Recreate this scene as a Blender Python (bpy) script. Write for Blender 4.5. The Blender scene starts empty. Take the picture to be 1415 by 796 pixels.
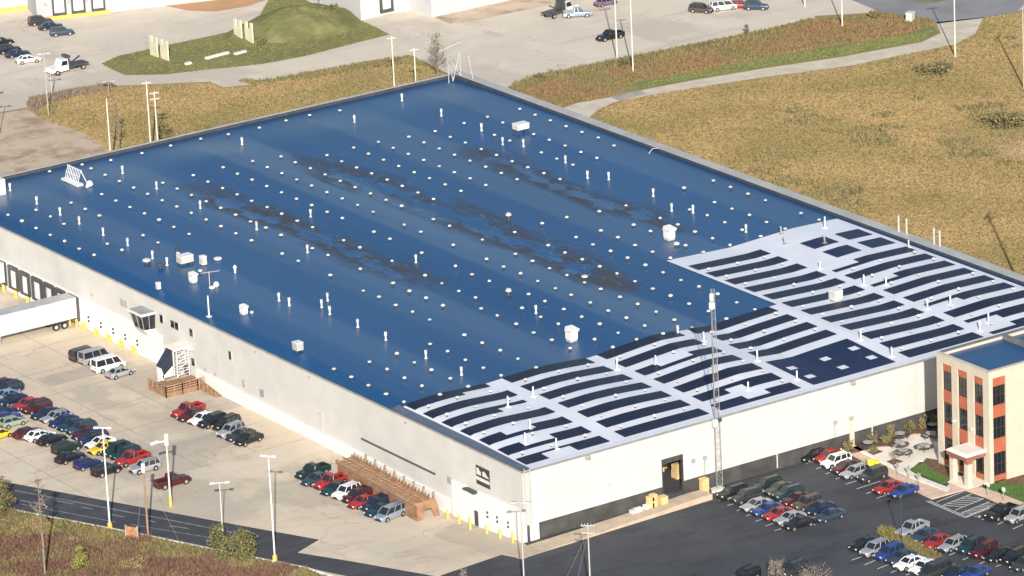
import bpy, math, random
import numpy as np
random.seed(7); rng = np.random.default_rng(7)
S = bpy.context.scene; COL = S.collection
# ------------------------------------------------------------------ camera
F_PX = 6924.747; YAW = 0.98857268; PITCH = 0.31910775; ROLL = -0.04744856
CAM = np.array([-303.950, -461.365, 214.269])
FW = np.array([math.cos(PITCH)*math.cos(YAW), math.cos(PITCH)*math.sin(YAW), -math.sin(PITCH)])
_r = np.cross(FW, [0, 0, 1]); _r /= np.linalg.norm(_r); _u = np.cross(_r, FW)
RT = math.cos(ROLL)*_r + math.sin(ROLL)*_u; UP = -math.sin(ROLL)*_r + math.cos(ROLL)*_u
from mathutils import Matrix, Vector
cd = bpy.data.cameras.new('camera'); co = bpy.data.objects.new('camera', cd); COL.objects.link(co)
M4 = Matrix.Identity(4)
for i in range(3):
    M4[i][0] = RT[i]; M4[i][1] = UP[i]; M4[i][2] = -FW[i]; M4[i][3] = CAM[i]
co.matrix_world = M4
cd.sensor_width = 36.0; cd.lens = F_PX/1415*36.0; cd.clip_start = 5; cd.clip_end = 20000
S.camera = co
# ------------------------------------------------------------------ light
SUN_AZ, SUN_EL = math.radians(238.3), math.radians(23.5)
sv = Vector((math.cos(SUN_AZ)*math.cos(SUN_EL), math.sin(SUN_AZ)*math.cos(SUN_EL), math.sin(SUN_EL)))
sl = bpy.data.lights.new('sun', 'SUN'); sl.energy = 4.6; sl.angle = math.radians(0.5); sl.color = (1.0, 0.94, 0.86)
so = bpy.data.objects.new('sun', sl); COL.objects.link(so); so.rotation_euler = (-sv).to_track_quat('-Z', 'Y').to_euler()
W = bpy.data.worlds.new('World'); S.world = W; W.use_nodes = True
sky = W.node_tree.nodes.new('ShaderNodeTexSky'); sky.sky_type = 'NISHITA'; sky.sun_disc = False
sky.sun_elevation = SUN_EL; sky.sun_rotation = math.atan2(sv.x, sv.y); sky.air_density = 1.0; sky.dust_density = 1.0
bg = W.node_tree.nodes['Background']; bg.inputs['Strength'].default_value = 0.10
W.node_tree.links.new(sky.outputs[0], bg.inputs[0])
S.view_settings.view_transform = 'Standard'; S.view_settings.look = 'None'
S.view_settings.exposure = 0.43; S.view_settings.gamma = 1.0
S.view_settings.use_curve_mapping = False

# ------------------------------------------------------------------ pixel <-> world helpers (points on real surfaces)
def zg(x, y):                              # the yard dips towards the loading doors near the corner
    if y > 46 or x < -18 or y < -2: return 0.0
    g = math.cos(min(1, abs(y-14)/(32 if y > 14 else 16))*math.pi/2)**2
    h = min(1, max(0, (x+18)/14)); h = h*h*(3-2*h)
    return -0.95*g*h
def dirpx(px, py): return FW + RT*((px-707.5)/F_PX) - UP*((py-398)/F_PX)
def G(px, py, z=0.0):
    d = dirpx(px, py); t = (z-CAM[2])/d[2]; return CAM+t*d
def P(px, py, h=0.0):
    z = h
    for _ in range(4):
        g = G(px, py, z); z = zg(g[0], g[1])+h
    return g
L, WD, H = 147.0, 88.9, 9.0
_px = np.array([-1, 0, 5, 7, 12.8, 15.5, 20, 23.5, 28.6, 31, 35, 38.5, 41.5, 43.8, 47.8, 52, 58.5, 63, 68.5, 73, 79, 84, 90])
_pz = np.array([.3, .4, .68, .7, .40, .52, .68, .58, .22, .30, .63, .86, .68, .45, .08, .34, .62, .42, .18, .36, .60, .45, .2])
def prof(x): return np.interp(x, _px, _pz)
def ss(t): t = min(1, max(0, t)); return t*t*(3-2*t)
def zr(x, y): return H + float(prof(x))*ss(y/13)*ss(x/2.2)*ss((L+1-y)/16)
def R(px, py, h=0.0):                      # a point on the roof
    z = H+.4
    for _ in range(6):
        g = G(px, py, z+h); z = zr(g[0], g[1])
    g[2] = z; return g

# ------------------------------------------------------------------ materials
def mat(name, col, rough=.7, metal=0, var=.12, scale=.6, bump=0.0, bscale=8, col2=None, spec=.5, detail=5, lo=.35, hi=.65, island=0.0):
    m = bpy.data.materials.new(name); m.use_nodes = True; nt = m.node_tree; b = nt.nodes['Principled BSDF']
    b.inputs['Roughness'].default_value = rough; b.inputs['Metallic'].default_value = metal
    b.inputs['Specular IOR Level'].default_value = spec
    tc = nt.nodes.new('ShaderNodeTexCoord'); geo = nt.nodes.new('ShaderNodeNewGeometry')
    out = None
    if var or col2:
        n = nt.nodes.new('ShaderNodeTexNoise'); n.inputs['Scale'].default_value = scale; n.inputs['Detail'].default_value = detail
        nt.links.new(geo.outputs['Position'], n.inputs['Vector'])
        r = nt.nodes.new('ShaderNodeValToRGB'); r.color_ramp.elements[0].position = lo; r.color_ramp.elements[1].position = hi
        c2 = col2 if col2 else [min(1, c*(1+var)) for c in col]
        c1 = col if col2 else [c*(1-var) for c in col]
        r.color_ramp.elements[0].color = (*c1, 1); r.color_ramp.elements[1].color = (*c2, 1)
        nt.links.new(n.outputs[0], r.inputs[0]); out = r.outputs[0]
        if island:
            hsv = nt.nodes.new('ShaderNodeHueSaturation'); mr = nt.nodes.new('ShaderNodeMapRange')
            mr.inputs[3].default_value = 1-island; mr.inputs[4].default_value = 1+island
            nt.links.new(geo.outputs['Random Per Island'], mr.inputs[0]); nt.links.new(mr.outputs[0], hsv.inputs['Value'])
            nt.links.new(out, hsv.inputs['Color']); out = hsv.outputs[0]
        nt.links.new(out, b.inputs['Base Color'])
    else: b.inputs['Base Color'].default_value = (*col, 1)
    if bump:
        n2 = nt.nodes.new('ShaderNodeTexNoise'); n2.inputs['Scale'].default_value = bscale; n2.inputs['Detail'].default_value = 4
        nt.links.new(geo.outputs['Position'], n2.inputs['Vector'])
        bp = nt.nodes.new('ShaderNodeBump'); bp.inputs['Strength'].default_value = bump; bp.inputs['Distance'].default_value = .1
        nt.links.new(n2.outputs[0], bp.inputs['Height']); nt.links.new(bp.outputs[0], b.inputs['Normal'])
    return m
def mixlayers(name, base, layers, rough=.85, bump=.3, bscale=4, spec=.3, crack=None):
    """base colour; layers: (colour, noise scale, lo, hi, stretch(x,y), rotation)"""
    m = bpy.data.materials.new(name); m.use_nodes = True; nt = m.node_tree; b = nt.nodes['Principled BSDF']
    b.inputs['Roughness'].default_value = rough; b.inputs['Specular IOR Level'].default_value = spec
    geo = nt.nodes.new('ShaderNodeNewGeometry'); cur = None
    for i, (c, sc, lo, hi, st, rot, amt) in enumerate(layers):
        mp = nt.nodes.new('ShaderNodeMapping'); mp.inputs['Scale'].default_value = (sc*st[0], sc*st[1], sc)
        mp.inputs['Rotation'].default_value = (0, 0, rot); mp.inputs['Location'].default_value = (i*13.7, i*5.1, 0)
        nt.links.new(geo.outputs['Position'], mp.inputs[0])
        n = nt.nodes.new('ShaderNodeTexNoise'); n.inputs['Scale'].default_value = 1; n.inputs['Detail'].default_value = 6; n.inputs['Roughness'].default_value = .6
        nt.links.new(mp.outputs[0], n.inputs['Vector'])
        mr = nt.nodes.new('ShaderNodeMapRange'); mr.inputs[1].default_value = lo; mr.inputs[2].default_value = hi; mr.inputs[4].default_value = amt
        nt.links.new(n.outputs[0], mr.inputs[0])
        mx = nt.nodes.new('ShaderNodeMix'); mx.data_type = 'RGBA'
        nt.links.new(mr.outputs[0], mx.inputs[0])
        if cur is None: mx.inputs[6].default_value = (*base, 1)
        else: nt.links.new(cur, mx.inputs[6])
        mx.inputs[7].default_value = (*c, 1); cur = mx.outputs[2]
    if crack:
        for sc, wd, amt, sd in crack:
            n = nt.nodes.new('ShaderNodeTexNoise'); n.inputs['Scale'].default_value = sc; n.inputs['Detail'].default_value = 5; n.inputs['Distortion'].default_value = .4
            mp = nt.nodes.new('ShaderNodeMapping'); mp.inputs['Location'].default_value = (sd, sd*2, 0); nt.links.new(geo.outputs['Position'], mp.inputs[0]); nt.links.new(mp.outputs[0], n.inputs['Vector'])
            a = nt.nodes.new('ShaderNodeMath'); a.operation = 'SUBTRACT'; nt.links.new(n.outputs[0], a.inputs[0]); a.inputs[1].default_value = .5
            c = nt.nodes.new('ShaderNodeMath'); c.operation = 'ABSOLUTE'; nt.links.new(a.outputs[0], c.inputs[0])
            d = nt.nodes.new('ShaderNodeMapRange'); d.inputs[1].default_value = 0; d.inputs[2].default_value = wd; d.inputs[3].default_value = amt; d.inputs[4].default_value = 0; nt.links.new(c.outputs[0], d.inputs[0])
            mx = nt.nodes.new('ShaderNodeMix'); mx.data_type = 'RGBA'; nt.links.new(d.outputs[0], mx.inputs[0]); nt.links.new(cur, mx.inputs[6]); mx.inputs[7].default_value = (base[0]*.42, base[1]*.40, base[2]*.38, 1); cur = mx.outputs[2]
    nt.links.new(cur, b.inputs['Base Color'])
    if bump:
        n2 = nt.nodes.new('ShaderNodeTexNoise'); n2.inputs['Scale'].default_value = bscale; n2.inputs['Detail'].default_value = 5
        nt.links.new(geo.outputs['Position'], n2.inputs['Vector'])
        bp = nt.nodes.new('ShaderNodeBump'); bp.inputs['Strength'].default_value = bump; bp.inputs['Distance'].default_value = .15
        nt.links.new(n2.outputs[0], bp.inputs['Height']); nt.links.new(bp.outputs[0], b.inputs['Normal'])
    return m
FIELD = mixlayers('dry_field', (.39, .28, .128), [((.31, .24, .10), .05, .42, .62, (1, 1), 0, .9), ((.42, .295, .135), .13, .48, .66, (1, 1), 0, .9), ((.25, .155, .075), .06, .53, .68, (1, 1.6), .6, .8), ((.29, .225, .095), .3, .45, .7, (1, 1), 0, .7), ((.28, .205, .098), 1.6, .55, .75, (1, 1), 0, .6)], bump=.45, bscale=.9)
VERGE = mixlayers('verge_grass', (.36, .27, .125), [((.27, .245, .095), .12, .45, .6, (1, 1), 0, .9), ((.40, .24, .11), .1, .55, .68, (1, 1), 0, .7), ((.24, .18, .085), .5, .5, .7, (1, 1), 0, .7)], bump=.6, bscale=1.6)
CONC = mixlayers('yard_concrete', (.66, .55, .41), [((.58, .49, .37), .06, .42, .62, (1, 1), 0, .8), ((.70, .60, .47), .25, .5, .7, (1, 1), 0, .7), ((.36, .32, .26), .5, .58, .76, (.25, 1.6), .2, .7), ((.33, .28, .22), .11, .60, .76, (1, 1), 0, .55), ((.42, .36, .28), 3.0, .55, .8, (1, 1), 0, .5), ((.44, .385, .31), .045, .52, .56, (1, .6), .1, .6), ((.70, .61, .48), .06, .56, .59, (.5, 1), .1, .5)], bump=.1, crack=((.045, .003, .4, 3),))
FARC = mixlayers('far_yard_concrete', (.68, .59, .47), [((.60, .53, .43), .05, .42, .62, (1, .5), 0, .8), ((.74, .65, .52), .2, .5, .7, (1, 1), 0, .7), ((.47, .41, .35), .12, .56, .75, (.2, 1.5), 1.4, .8), ((.52, .45, .37), .04, .52, .56, (1, .5), .1, .6)], bump=.1, crack=((.04, .003, .35, 5),))
ASPH = mixlayers('asphalt', (.062, .066, .074), [((.082, .085, .092), .08, .42, .62, (1, 1), 0, .9), ((.042, .045, .052), .3, .5, .68, (.4, 1.4), .3, .8), ((.085, .082, .075), 2.5, .6, .8, (1, 1), 0, .5), ((.095, .088, .078), .09, .58, .72, (1, 1), 0, .7), ((.04, .04, .042), .5, .62, .7, (1, 1), 0, .6)], bump=.15, bscale=12, rough=.8, crack=((.05, .003, .4, 9),))
ROADM = mixlayers('road_asphalt', (.062, .064, .072), [((.09, .092, .098), .3, .45, .66, (.08, 1.5), -1.02, .9), ((.05, .052, .058), .2, .5, .7, (1, 1), 0, .7)], bump=.1)
FARASPH = mat('far_asphalt', (.26, .25, .25), .8, var=.12, scale=.15)
SOIL = mixlayers('bare_soil', (.58, .46, .33), [((.36, .25, .16), .2, .45, .62, (1, 1), 0, .9), ((.62, .52, .39), .5, .55, .7, (1, 1), 0, .8)], bump=.8)
REDSOIL = mixlayers('red_soil', (.50, .27, .15), [((.30, .25, .10), .15, .45, .65, (1, 1), 0, .8)], bump=.5)
LAWN = mat('lawn', (.065, .125, .028), .9, var=.3, scale=2.0, bump=.4)
ISLG = mixlayers('island_grass', (.24, .215, .09), [((.19, .185, .072), .12, .42, .6, (1, 1), 0, .9), ((.33, .28, .125), .18, .55, .7, (1, 1), 0, .8), ((.20, .18, .07), 1., .5, .7, (1, 1), 0, .5)], bump=.7, bscale=2)
GREENV = mixlayers('green_verge', (.19, .205, .08), [((.28, .25, .10), .15, .45, .65, (1, 1), 0, .7)], bump=.4)
MULCH = mat('mulch', (.16, .085, .05), .95, var=.3, scale=3, bump=.6)
WEEDG = mixlayers('weed_ground', (.25, .19, .085), [((.19, .10, .07), .12, .45, .6, (1, 1), 0, .9), ((.30, .25, .10), .3, .55, .7, (1, 1), 0, .8)], bump=.8)
PAVE = mat('sidewalk_tan', (.66, .49, .365), .85, var=.12, scale=.8, bump=.1)
PLAZA = mat('plaza_concrete', (.76, .70, .60), .85, var=.06, scale=.5)
CURB = mat('pale_concrete', (.74, .70, .62), .85, var=.08, scale=1)
PAINT = mat('white_marking', (.62, .62, .60), .7, var=.2, scale=2.5)
WALLM = mat('cream_wall_paint', (.565, .552, .52), .65, var=.05, scale=.3)
WHITEW = mat('white_wall_paint', (.76, .75, .72), .6, var=.03, scale=.3)
FOUND = mat('dark_foundation', (.062, .06, .058), .85, var=.25, scale=.6)
WHITE = mat('white_metal', (.74, .74, .72), .45, var=.04, scale=2)
OFFW = mat('offwhite_metal', (.62, .60, .54), .5, var=.12, scale=1.5)
GREY = mat('grey_metal', (.33, .33, .32), .5, var=.15, scale=1)
LGREY = mat('light_grey_metal', (.46, .46, .44), .5, var=.10, scale=.7)
COPE = mat('grey_coping', (.42, .42, .40), .55, var=.10, scale=.3)
DGREY = mat('dark_grey_metal', (.06, .062, .066), .5, var=.15, scale=1)
BLACK = mat('black_rubber', (.02, .02, .02), .7, var=0)
SLATE = mat('slate_fascia', (.10, .125, .17), .45, var=.12, scale=.6)
GLASS = mat('dark_glass', (.012, .016, .02), .06, var=0, spec=.8)
YELLOW = mat('yellow_paint', (.68, .48, .10), .55, var=.12, scale=3)
WOOD = mat('brown_timber', (.33, .21, .125), .85, var=.25, scale=1.6, bump=.3)
WOOD2 = mat('red_brown_timber', (.28, .155, .09), .85, var=.25, scale=1.1, bump=.3)
POLEW = mat('weathered_pole_wood', (.42, .36, .28), .85, var=.2, scale=1)
POLER = mat('red_brown_pole_wood', (.33, .19, .13), .85, var=.15, scale=1)
PALEP = mat('pale_pole_paint', (.68, .63, .54), .6, var=.06, scale=1)
SHEET = mat('white_membrane', (.70, .72, .77), .5, var=.035, scale=.35)
BRICKC = mat('cream_masonry', (.55, .49, .385), .8, var=.05, scale=.8)
ORANGE = mat('terracotta_panel', (.40, .115, .060), .7, var=.10, scale=1)
CANW = mat('cream_roof_sheet', (.80, .73, .64), .6, var=.04, scale=1)
CANR = mat('brown_fascia', (.30, .13, .085), .7, var=.1, scale=1)
TANBOX = mat('tan_box', (.62, .47, .22), .7, var=.15, scale=2)
SIGNBLK = mat('dark_sign_face', (.05, .047, .042), .5, var=.1, scale=2)
SIGNLIT = mat('sign_print', (.66, .64, .60), .5, var=.1, scale=3)
BARK = mat('grey_bark', (.22, .18, .14), .9, var=.25, scale=4)
LEAFG = mat('olive_leaf', (.125, .125, .045), .8, col2=(.18, .17, .06), scale=.8, island=.35)
LEAFY = mat('yellow_leaf', (.26, .24, .06), .8, col2=(.20, .20, .05), scale=.8, island=.3)
LEAFD = mat('dull_leaf', (.13, .12, .055), .8, col2=(.20, .17, .07), scale=.8, island=.35)
LEAFB = mat('bare_twig', (.30, .24, .19), .85, col2=(.22, .17, .13), scale=.8, island=.3)
BUSHT = mat('tan_grass_leaf', (.26, .21, .09), .85, col2=(.17, .15, .06), scale=.8, island=.3)
STRAW = mat('straw_grass', (.30, .215, .098), .9, col2=(.215, .17, .07), scale=.06, island=.12, detail=8, lo=.4, hi=.6)
BRUSHR = mat('red_brush', (.15, .075, .055), .9, col2=(.19, .12, .07), scale=.15, island=.18)
BRUSHG = mat('grey_brush', (.20, .155, .115), .9, col2=(.23, .17, .11), scale=.15, island=.3)
BRUSHO = mat('olive_brush', (.215, .175, .075), .9, col2=(.165, .14, .058), scale=.15, island=.18)
RUST = mixlayers('rust_verge', (.34, .23, .105), [((.29, .25, .10), .15, .45, .62, (1, 1), 0, .9), ((.34, .19, .085), .3, .55, .7, (1, 1), 0, .7)], bump=.7)
RUSTT = mat('rust_grass', (.235, .14, .068), .9, col2=(.175, .15, .06), scale=.12, island=.15)
def solar_mat():
    m = mat('solar_laminate', (.010, .014, .034), .45, var=.2, scale=1.5, spec=.3); return m
SOLAR = solar_mat()
SOLARB = mat('solar_laminate_blue', (.010, .018, .058), .45, var=.2, scale=1.5, spec=.3)
def roof_mat():
    m = bpy.data.materials.new('sky_tinted_membrane'); m.use_nodes = True; nt = m.node_tree; b = nt.nodes['Principled BSDF']; lk = nt.links.new
    geo = nt.nodes.new('ShaderNodeNewGeometry'); sep = nt.nodes.new('ShaderNodeSeparateXYZ'); lk(geo.outputs['Position'], sep.inputs[0])
    def N(t, **k):
        n = nt.nodes.new(t)
        for a, v in k.items(): setattr(n, a, v)
        return n
    def mth(op, a, bb=None, c=None):
        n = N('ShaderNodeMath', operation=op)
        for i, v in enumerate((a, bb, c)):
            if v is None: continue
            if isinstance(v, (int, float)): n.inputs[i].default_value = v
            else: lk(v, n.inputs[i])
        return n.outputs[0]
    def noise(sc, st=(1, 1, 1), det=5, rough=.55, dist=0):
        mp = N('ShaderNodeMapping'); mp.inputs['Scale'].default_value = st; lk(geo.outputs['Position'], mp.inputs[0])
        n = N('ShaderNodeTexNoise'); n.inputs['Scale'].default_value = sc; n.inputs['Detail'].default_value = det; n.inputs['Roughness'].default_value = rough; n.inputs['Distortion'].default_value = dist
        lk(mp.outputs[0], n.inputs['Vector']); return n.outputs[0]
    X, Y = sep.outputs[0], sep.outputs[1]
    wob = noise(.06, det=4)
    Xw = mth('ADD', X, mth('MULTIPLY', mth('SUBTRACT', wob, .5), 6.0))
    tot = None; core = None
    for v, wid, y0, y1 in ((29, 4.6, 60, 130), (48.8, 5.4, 42, 130), (68.0, 4.4, 58, 118), (12.5, 1.6, 58, 68)):
        k = mth('SUBTRACT', 1.0, mth('DIVIDE', mth('ABSOLUTE', mth('SUBTRACT', Xw, v)), wid)); k = mth('MAXIMUM', k, 0)
        a = mth('MULTIPLY', mth('SUBTRACT', Y, y0), .07); a = mth('MINIMUM', mth('MAXIMUM', a, 0), 1)
        c = mth('MULTIPLY', mth('SUBTRACT', y1, Y), .07); c = mth('MINIMUM', mth('MAXIMUM', c, 0), 1)
        k = mth('MULTIPLY', k, mth('MULTIPLY', a, c)); tot = k if tot is None else mth('ADD', tot, k)
    n1 = noise(.22, (1, .22, 1), det=7, rough=.6, dist=.8)
    st = mth('MULTIPLY', mth('SUBTRACT', mth('ADD', mth('MULTIPLY', tot, .46), n1), .555), 3.4); st = mth('MINIMUM', mth('MAXIMUM', st, 0), 1)
    st = mth('MULTIPLY', st, mth('MINIMUM', mth('MULTIPLY', tot, 4), 1))
    # ponded middle of each stain stays wet and blue
    n3 = noise(.22, det=6)
    wet = mth('MULTIPLY', mth('SUBTRACT', mth('ADD', mth('MULTIPLY', tot, .6), n3), .90), 8.0); wet = mth('MINIMUM', mth('MAXIMUM', wet, 0), 1)
    st = mth('MULTIPLY', st, mth('SUBTRACT', 1, wet))
    tone = noise(.045, (1, .35, 1), det=4)
    r = N('ShaderNodeValToRGB'); r.color_ramp.elements[0].position = .35; r.color_ramp.elements[1].position = .65
    r.color_ramp.elements[0].color = (.008, .058, .158, 1); r.color_ramp.elements[1].color = (.012, .072, .186, 1); lk(tone, r.inputs[0])  # blue of the reflected sky is put into the dark membrane's base colour
    fine = noise(1.2, (.35, 1.2, 1), det=6)
    mx0 = N('ShaderNodeMix', data_type='RGBA'); lk(mth('MULTIPLY', mth('MAXIMUM', mth('SUBTRACT', fine, .55), 0), 1.6), mx0.inputs[0]); lk(r.outputs[0], mx0.inputs[6]); mx0.inputs[7].default_value = (.04, .10, .22, 1)
    mx = N('ShaderNodeMix', data_type='RGBA'); lk(mth('MULTIPLY', st, .85), mx.inputs[0]); lk(mx0.outputs[2], mx.inputs[6]); mx.inputs[7].default_value = (.060, .055, .052, 1)
    sn = mth('ABSOLUTE', mth('SUBTRACT', mth('FRACT', mth('ADD', mth('DIVIDE', Y, 3.05), mth('MULTIPLY', noise(.3, det=2), .06))), .5))
    lap = mth('LESS_THAN', sn, .022)
    sx = mth('ABSOLUTE', mth('SUBTRACT', mth('FRACT', mth('ADD', mth('DIVIDE', X, 12.0), mth('MULTIPLY', noise(.3, det=2), .03))), .5)); lap = mth('MAXIMUM', lap, mth('LESS_THAN', sx, .008))
    mxl = N('ShaderNodeMix', data_type='RGBA'); lk(mth('MULTIPLY', lap, mth('MULTIPLY', noise(.25), .5)), mxl.inputs[0]); lk(mx.outputs[2], mxl.inputs[6]); mxl.inputs[7].default_value = (.006, .030, .075, 1); mx = mxl
    rip = noise(.75, (2.2, .5, 1), det=6, rough=.65, dist=1.2)
    glint = mth('MULTIPLY', mth('MINIMUM', mth('MAXIMUM', mth('MULTIPLY', mth('SUBTRACT', rip, .56), 9.0), 0), 1), mth('MINIMUM', mth('MULTIPLY', tot, 1.6), 1))
    mx2 = N('ShaderNodeMix', data_type='RGBA'); lk(mth('MULTIPLY', glint, .75), mx2.inputs[0]); lk(mx.outputs[2], mx2.inputs[6]); mx2.inputs[7].default_value = (.10, .19, .33, 1)  # pale blue highlight on the wet ripples, painted into the colour
    lk(mx2.outputs[2], b.inputs['Base Color'])
    b.inputs['Specular IOR Level'].default_value = .40; rg = mth('ADD', mth('MULTIPLY', st, .3), .30); lk(rg, b.inputs['Roughness'])
    bn = noise(.55, (1, .5, 1), det=4); bp = N('ShaderNodeBump'); bp.inputs['Strength'].default_value = .10; bp.inputs['Distance'].default_value = .06
    lk(mth('ADD', mth('MULTIPLY', wet, mth('MULTIPLY', noise(.9, (.5, 1.5, 1), det=5, dist=1), 2.2)), bn), bp.inputs['Height']); lk(bp.outputs[0], b.inputs['Normal'])
    return m
ROOFM = roof_mat()

# ------------------------------------------------------------------ mesh helpers
class MB:
    def __init__(s): s.v = []; s.f = []; s.m = []
    def add(s, vs, fs, mi=0):
        o = len(s.v); s.v += [tuple(map(float, q)) for q in vs]
        for f in fs: s.f.append(tuple(i+o for i in f)); s.m.append(mi)
        return s
    def box(s, x0, x1, y0, y1, z0, z1, mi=0):
        return s.add([(x0, y0, z0), (x1, y0, z0), (x1, y1, z0), (x0, y1, z0), (x0, y0, z1), (x1, y0, z1), (x1, y1, z1), (x0, y1, z1)],
              [(0, 3, 2, 1), (4, 5, 6, 7), (0, 1, 5, 4), (1, 2, 6, 5), (2, 3, 7, 6), (3, 0, 4, 7)], mi)
    def hexa(s, b, t, mi=0):                # bottom quad, top quad (ccw)
        return s.add(list(b)+list(t), [(0, 3, 2, 1), (4, 5, 6, 7), (0, 1, 5, 4), (1, 2, 6, 5), (2, 3, 7, 6), (3, 0, 4, 7)], mi)
    def cyl(s, a, b, r0, r1=None, n=8, mi=0):
        if r1 is None: r1 = r0
        a = Vector(a); b = Vector(b); d = (b-a).normalized()
        e = Vector((0, 0, 1)) if abs(d.z) < .9 else Vector((1, 0, 0)); u = d.cross(e).normalized(); w = d.cross(u)
        vs = []
        for c, r in ((a, r0), (b, r1)):
            for i in range(n):
                t = 2*math.pi*i/n; vs.append(c+u*(r*math.cos(t))+w*(r*math.sin(t)))
        fs = [(i, i+n, (i+1) % n+n, (i+1) % n) for i in range(n)]+[tuple(range(n)), tuple(reversed(range(n, 2*n)))]
        return s.add(vs, fs, mi)
    def bar(s, a, b, w, h=None, mi=0):      # square bar between two points
        h = h or w; a = Vector(a); b = Vector(b); d = (b-a).normalized()
        e = Vector((0, 0, 1)) if abs(d.z) < .9 else Vector((1, 0, 0)); u = d.cross(e).normalized()*w/2; q = u.cross(d).normalized()*h/2
        return s.add([a-u-q, a+u-q, a+u+q, a-u+q, b-u-q, b+u-q, b+u+q, b-u+q], [(0, 3, 2, 1), (4, 5, 6, 7), (0, 1, 5, 4), (1, 2, 6, 5), (2, 3, 7, 6), (3, 0, 4, 7)], mi)
    def lathe(s, prof_, n=10, c=(0, 0, 0), mi=0):
        vs = []; k = len(prof_)
        for r, z in prof_:
            for i in range(n):
                t = 2*math.pi*i/n; vs.append((c[0]+r*math.cos(t), c[1]+r*math.sin(t), c[2]+z))
        fs = [(j*n+i, j*n+(i+1) % n, (j+1)*n+(i+1) % n, (j+1)*n+i) for j in range(k-1) for i in range(n)]
        fs += [tuple(reversed(range(n))), tuple(range((k-1)*n, k*n))]
        return s.add(vs, fs, mi)
    def prism(s, pts, z0, z1, mi=0):
        n = len(pts); vs = [(x, y, z0) for x, y in pts]+[(x, y, z1) for x, y in pts]
        return s.add(vs, [tuple(reversed(range(n))), tuple(range(n, 2*n))]+[(i, (i+1) % n, (i+1) % n+n, i+n) for i in range(n)], mi)
    def mesh(s, name, mats):
        me = bpy.data.meshes.new(name); me.from_pydata(s.v, [], s.f)
        for m in (mats if isinstance(mats, (list, tuple)) else [mats]): me.materials.append(m)
        if any(s.m): me.polygons.foreach_set('material_index', s.m)
        me.update(); return me
    def build(s, name, mats, parent=None, loc=None):
        return link(name, s.mesh(name, mats), parent, loc)
def link(name, me, parent=None, loc=None, rz=0):
    o = bpy.data.objects.new(name, me); COL.objects.link(o)
    if parent is not None: o.parent = parent
    if loc is not None: o.location = loc
    if rz: o.rotation_euler = (0, 0, rz)
    return o
def tag(o, label, cat, group=None):
    o['label'] = label; o['category'] = cat
    if group: o['group'] = group
    return o
def thing(name, label, cat, loc=(0, 0, 0), rz=0, group=None):
    o = bpy.data.objects.new(name, None); COL.objects.link(o); o.empty_display_size = .5
    o.location = loc; o.rotation_euler = (0, 0, rz); return tag(o, label, cat, group)
def dup(root, loc, rz=0, label=None, group=None):
    r = root.copy(); COL.objects.link(r); r.location = loc; r.rotation_euler = (0, 0, rz)
    if label: r['label'] = label
    if group: r['group'] = group
    for ch in list(root.children):
        c = ch.copy(); COL.objects.link(c); c.parent = r
        for g in list(ch.children):
            d = g.copy(); COL.objects.link(d); d.parent = c
    return r
def struct(o): o['kind'] = 'structure'; return o
def stuff(o): o['kind'] = 'stuff'; return o
def sheet(name, pts, m, z, px=True):
    w = [G(*q)[:2] for q in pts] if px else pts
    a = sum(w[i][0]*w[(i+1) % len(w)][1]-w[(i+1) % len(w)][0]*w[i][1] for i in range(len(w)))
    if a < 0: w = w[::-1]
    mb = MB(); mb.add([(x, y, z) for x, y in w], [tuple(range(len(w)))]); return struct(mb.build(name, m))
def slab(name, pts, m, z0, z1, px=True):
    w = [tuple(G(*q)[:2]) for q in pts] if px else pts
    a = sum(w[i][0]*w[(i+1) % len(w)][1]-w[(i+1) % len(w)][0]*w[i][1] for i in range(len(w)))
    if a < 0: w = w[::-1]
    return struct(MB().prism(w, z0, z1).build(name, m))

# ================================================================== THE GROUND
g_ = MB(); r_ = 4000
# the dip in the yard is below the field level: the field sheet is laid round the yard
x0, x1, y0, y1 = -19, 5, -3, 47
for a, b, c, d in ((-r_, r_, y1, r_), (-r_, r_, -r_, y0), (-r_, x0, y0, y1), (x1, r_, y0, y1)):
    g_.add([(a, c, 0), (b, c, 0), (b, d, 0), (a, d, 0)], [(0, 1, 2, 3)])
struct(g_.build('ground', FIELD))
yb = MB(); nx, ny = 50, 90; xs = np.linspace(-78, .2, nx); ys = np.linspace(-14, 150, ny)
# denser near the wall
vs = [(x, y, zg(x, y)+.008) for y in ys for x in xs]; fs = [(j*nx+i, j*nx+i+1, (j+1)*nx+i+1, (j+1)*nx+i) for j in range(ny-1) for i in range(nx-1)]
yd = struct(yb.add(vs, fs).build('concrete_yard', CONC))
# road at the bottom left, and the front asphalt lot
sheet('asphalt_road', [(-40, 657), (0, 665), (60, 676), (200, 702), (330, 726), (441, 746), (411, 764), (480, 775), (604, 797), (640, 830), (420, 784), (330, 766), (200, 739), (100, 720), (0, 701), (-40, 694)], ROADM, .03)
lot = [(604, 797), (701, 766), (715, 769), (725, 752), (740, 752)]
lw = [tuple(G(*q)[:2]) for q in lot]
lw = [(-13.5, -2.2), (-4.4, -1.4), (-3.2, -4.2), (-.8, -3.6), (-.2, .2), (75, .2), (75, -90), (-40, -70), (-24, -20)]
sheet('asphalt_lot', lw, ASPH, .022, False)
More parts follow.
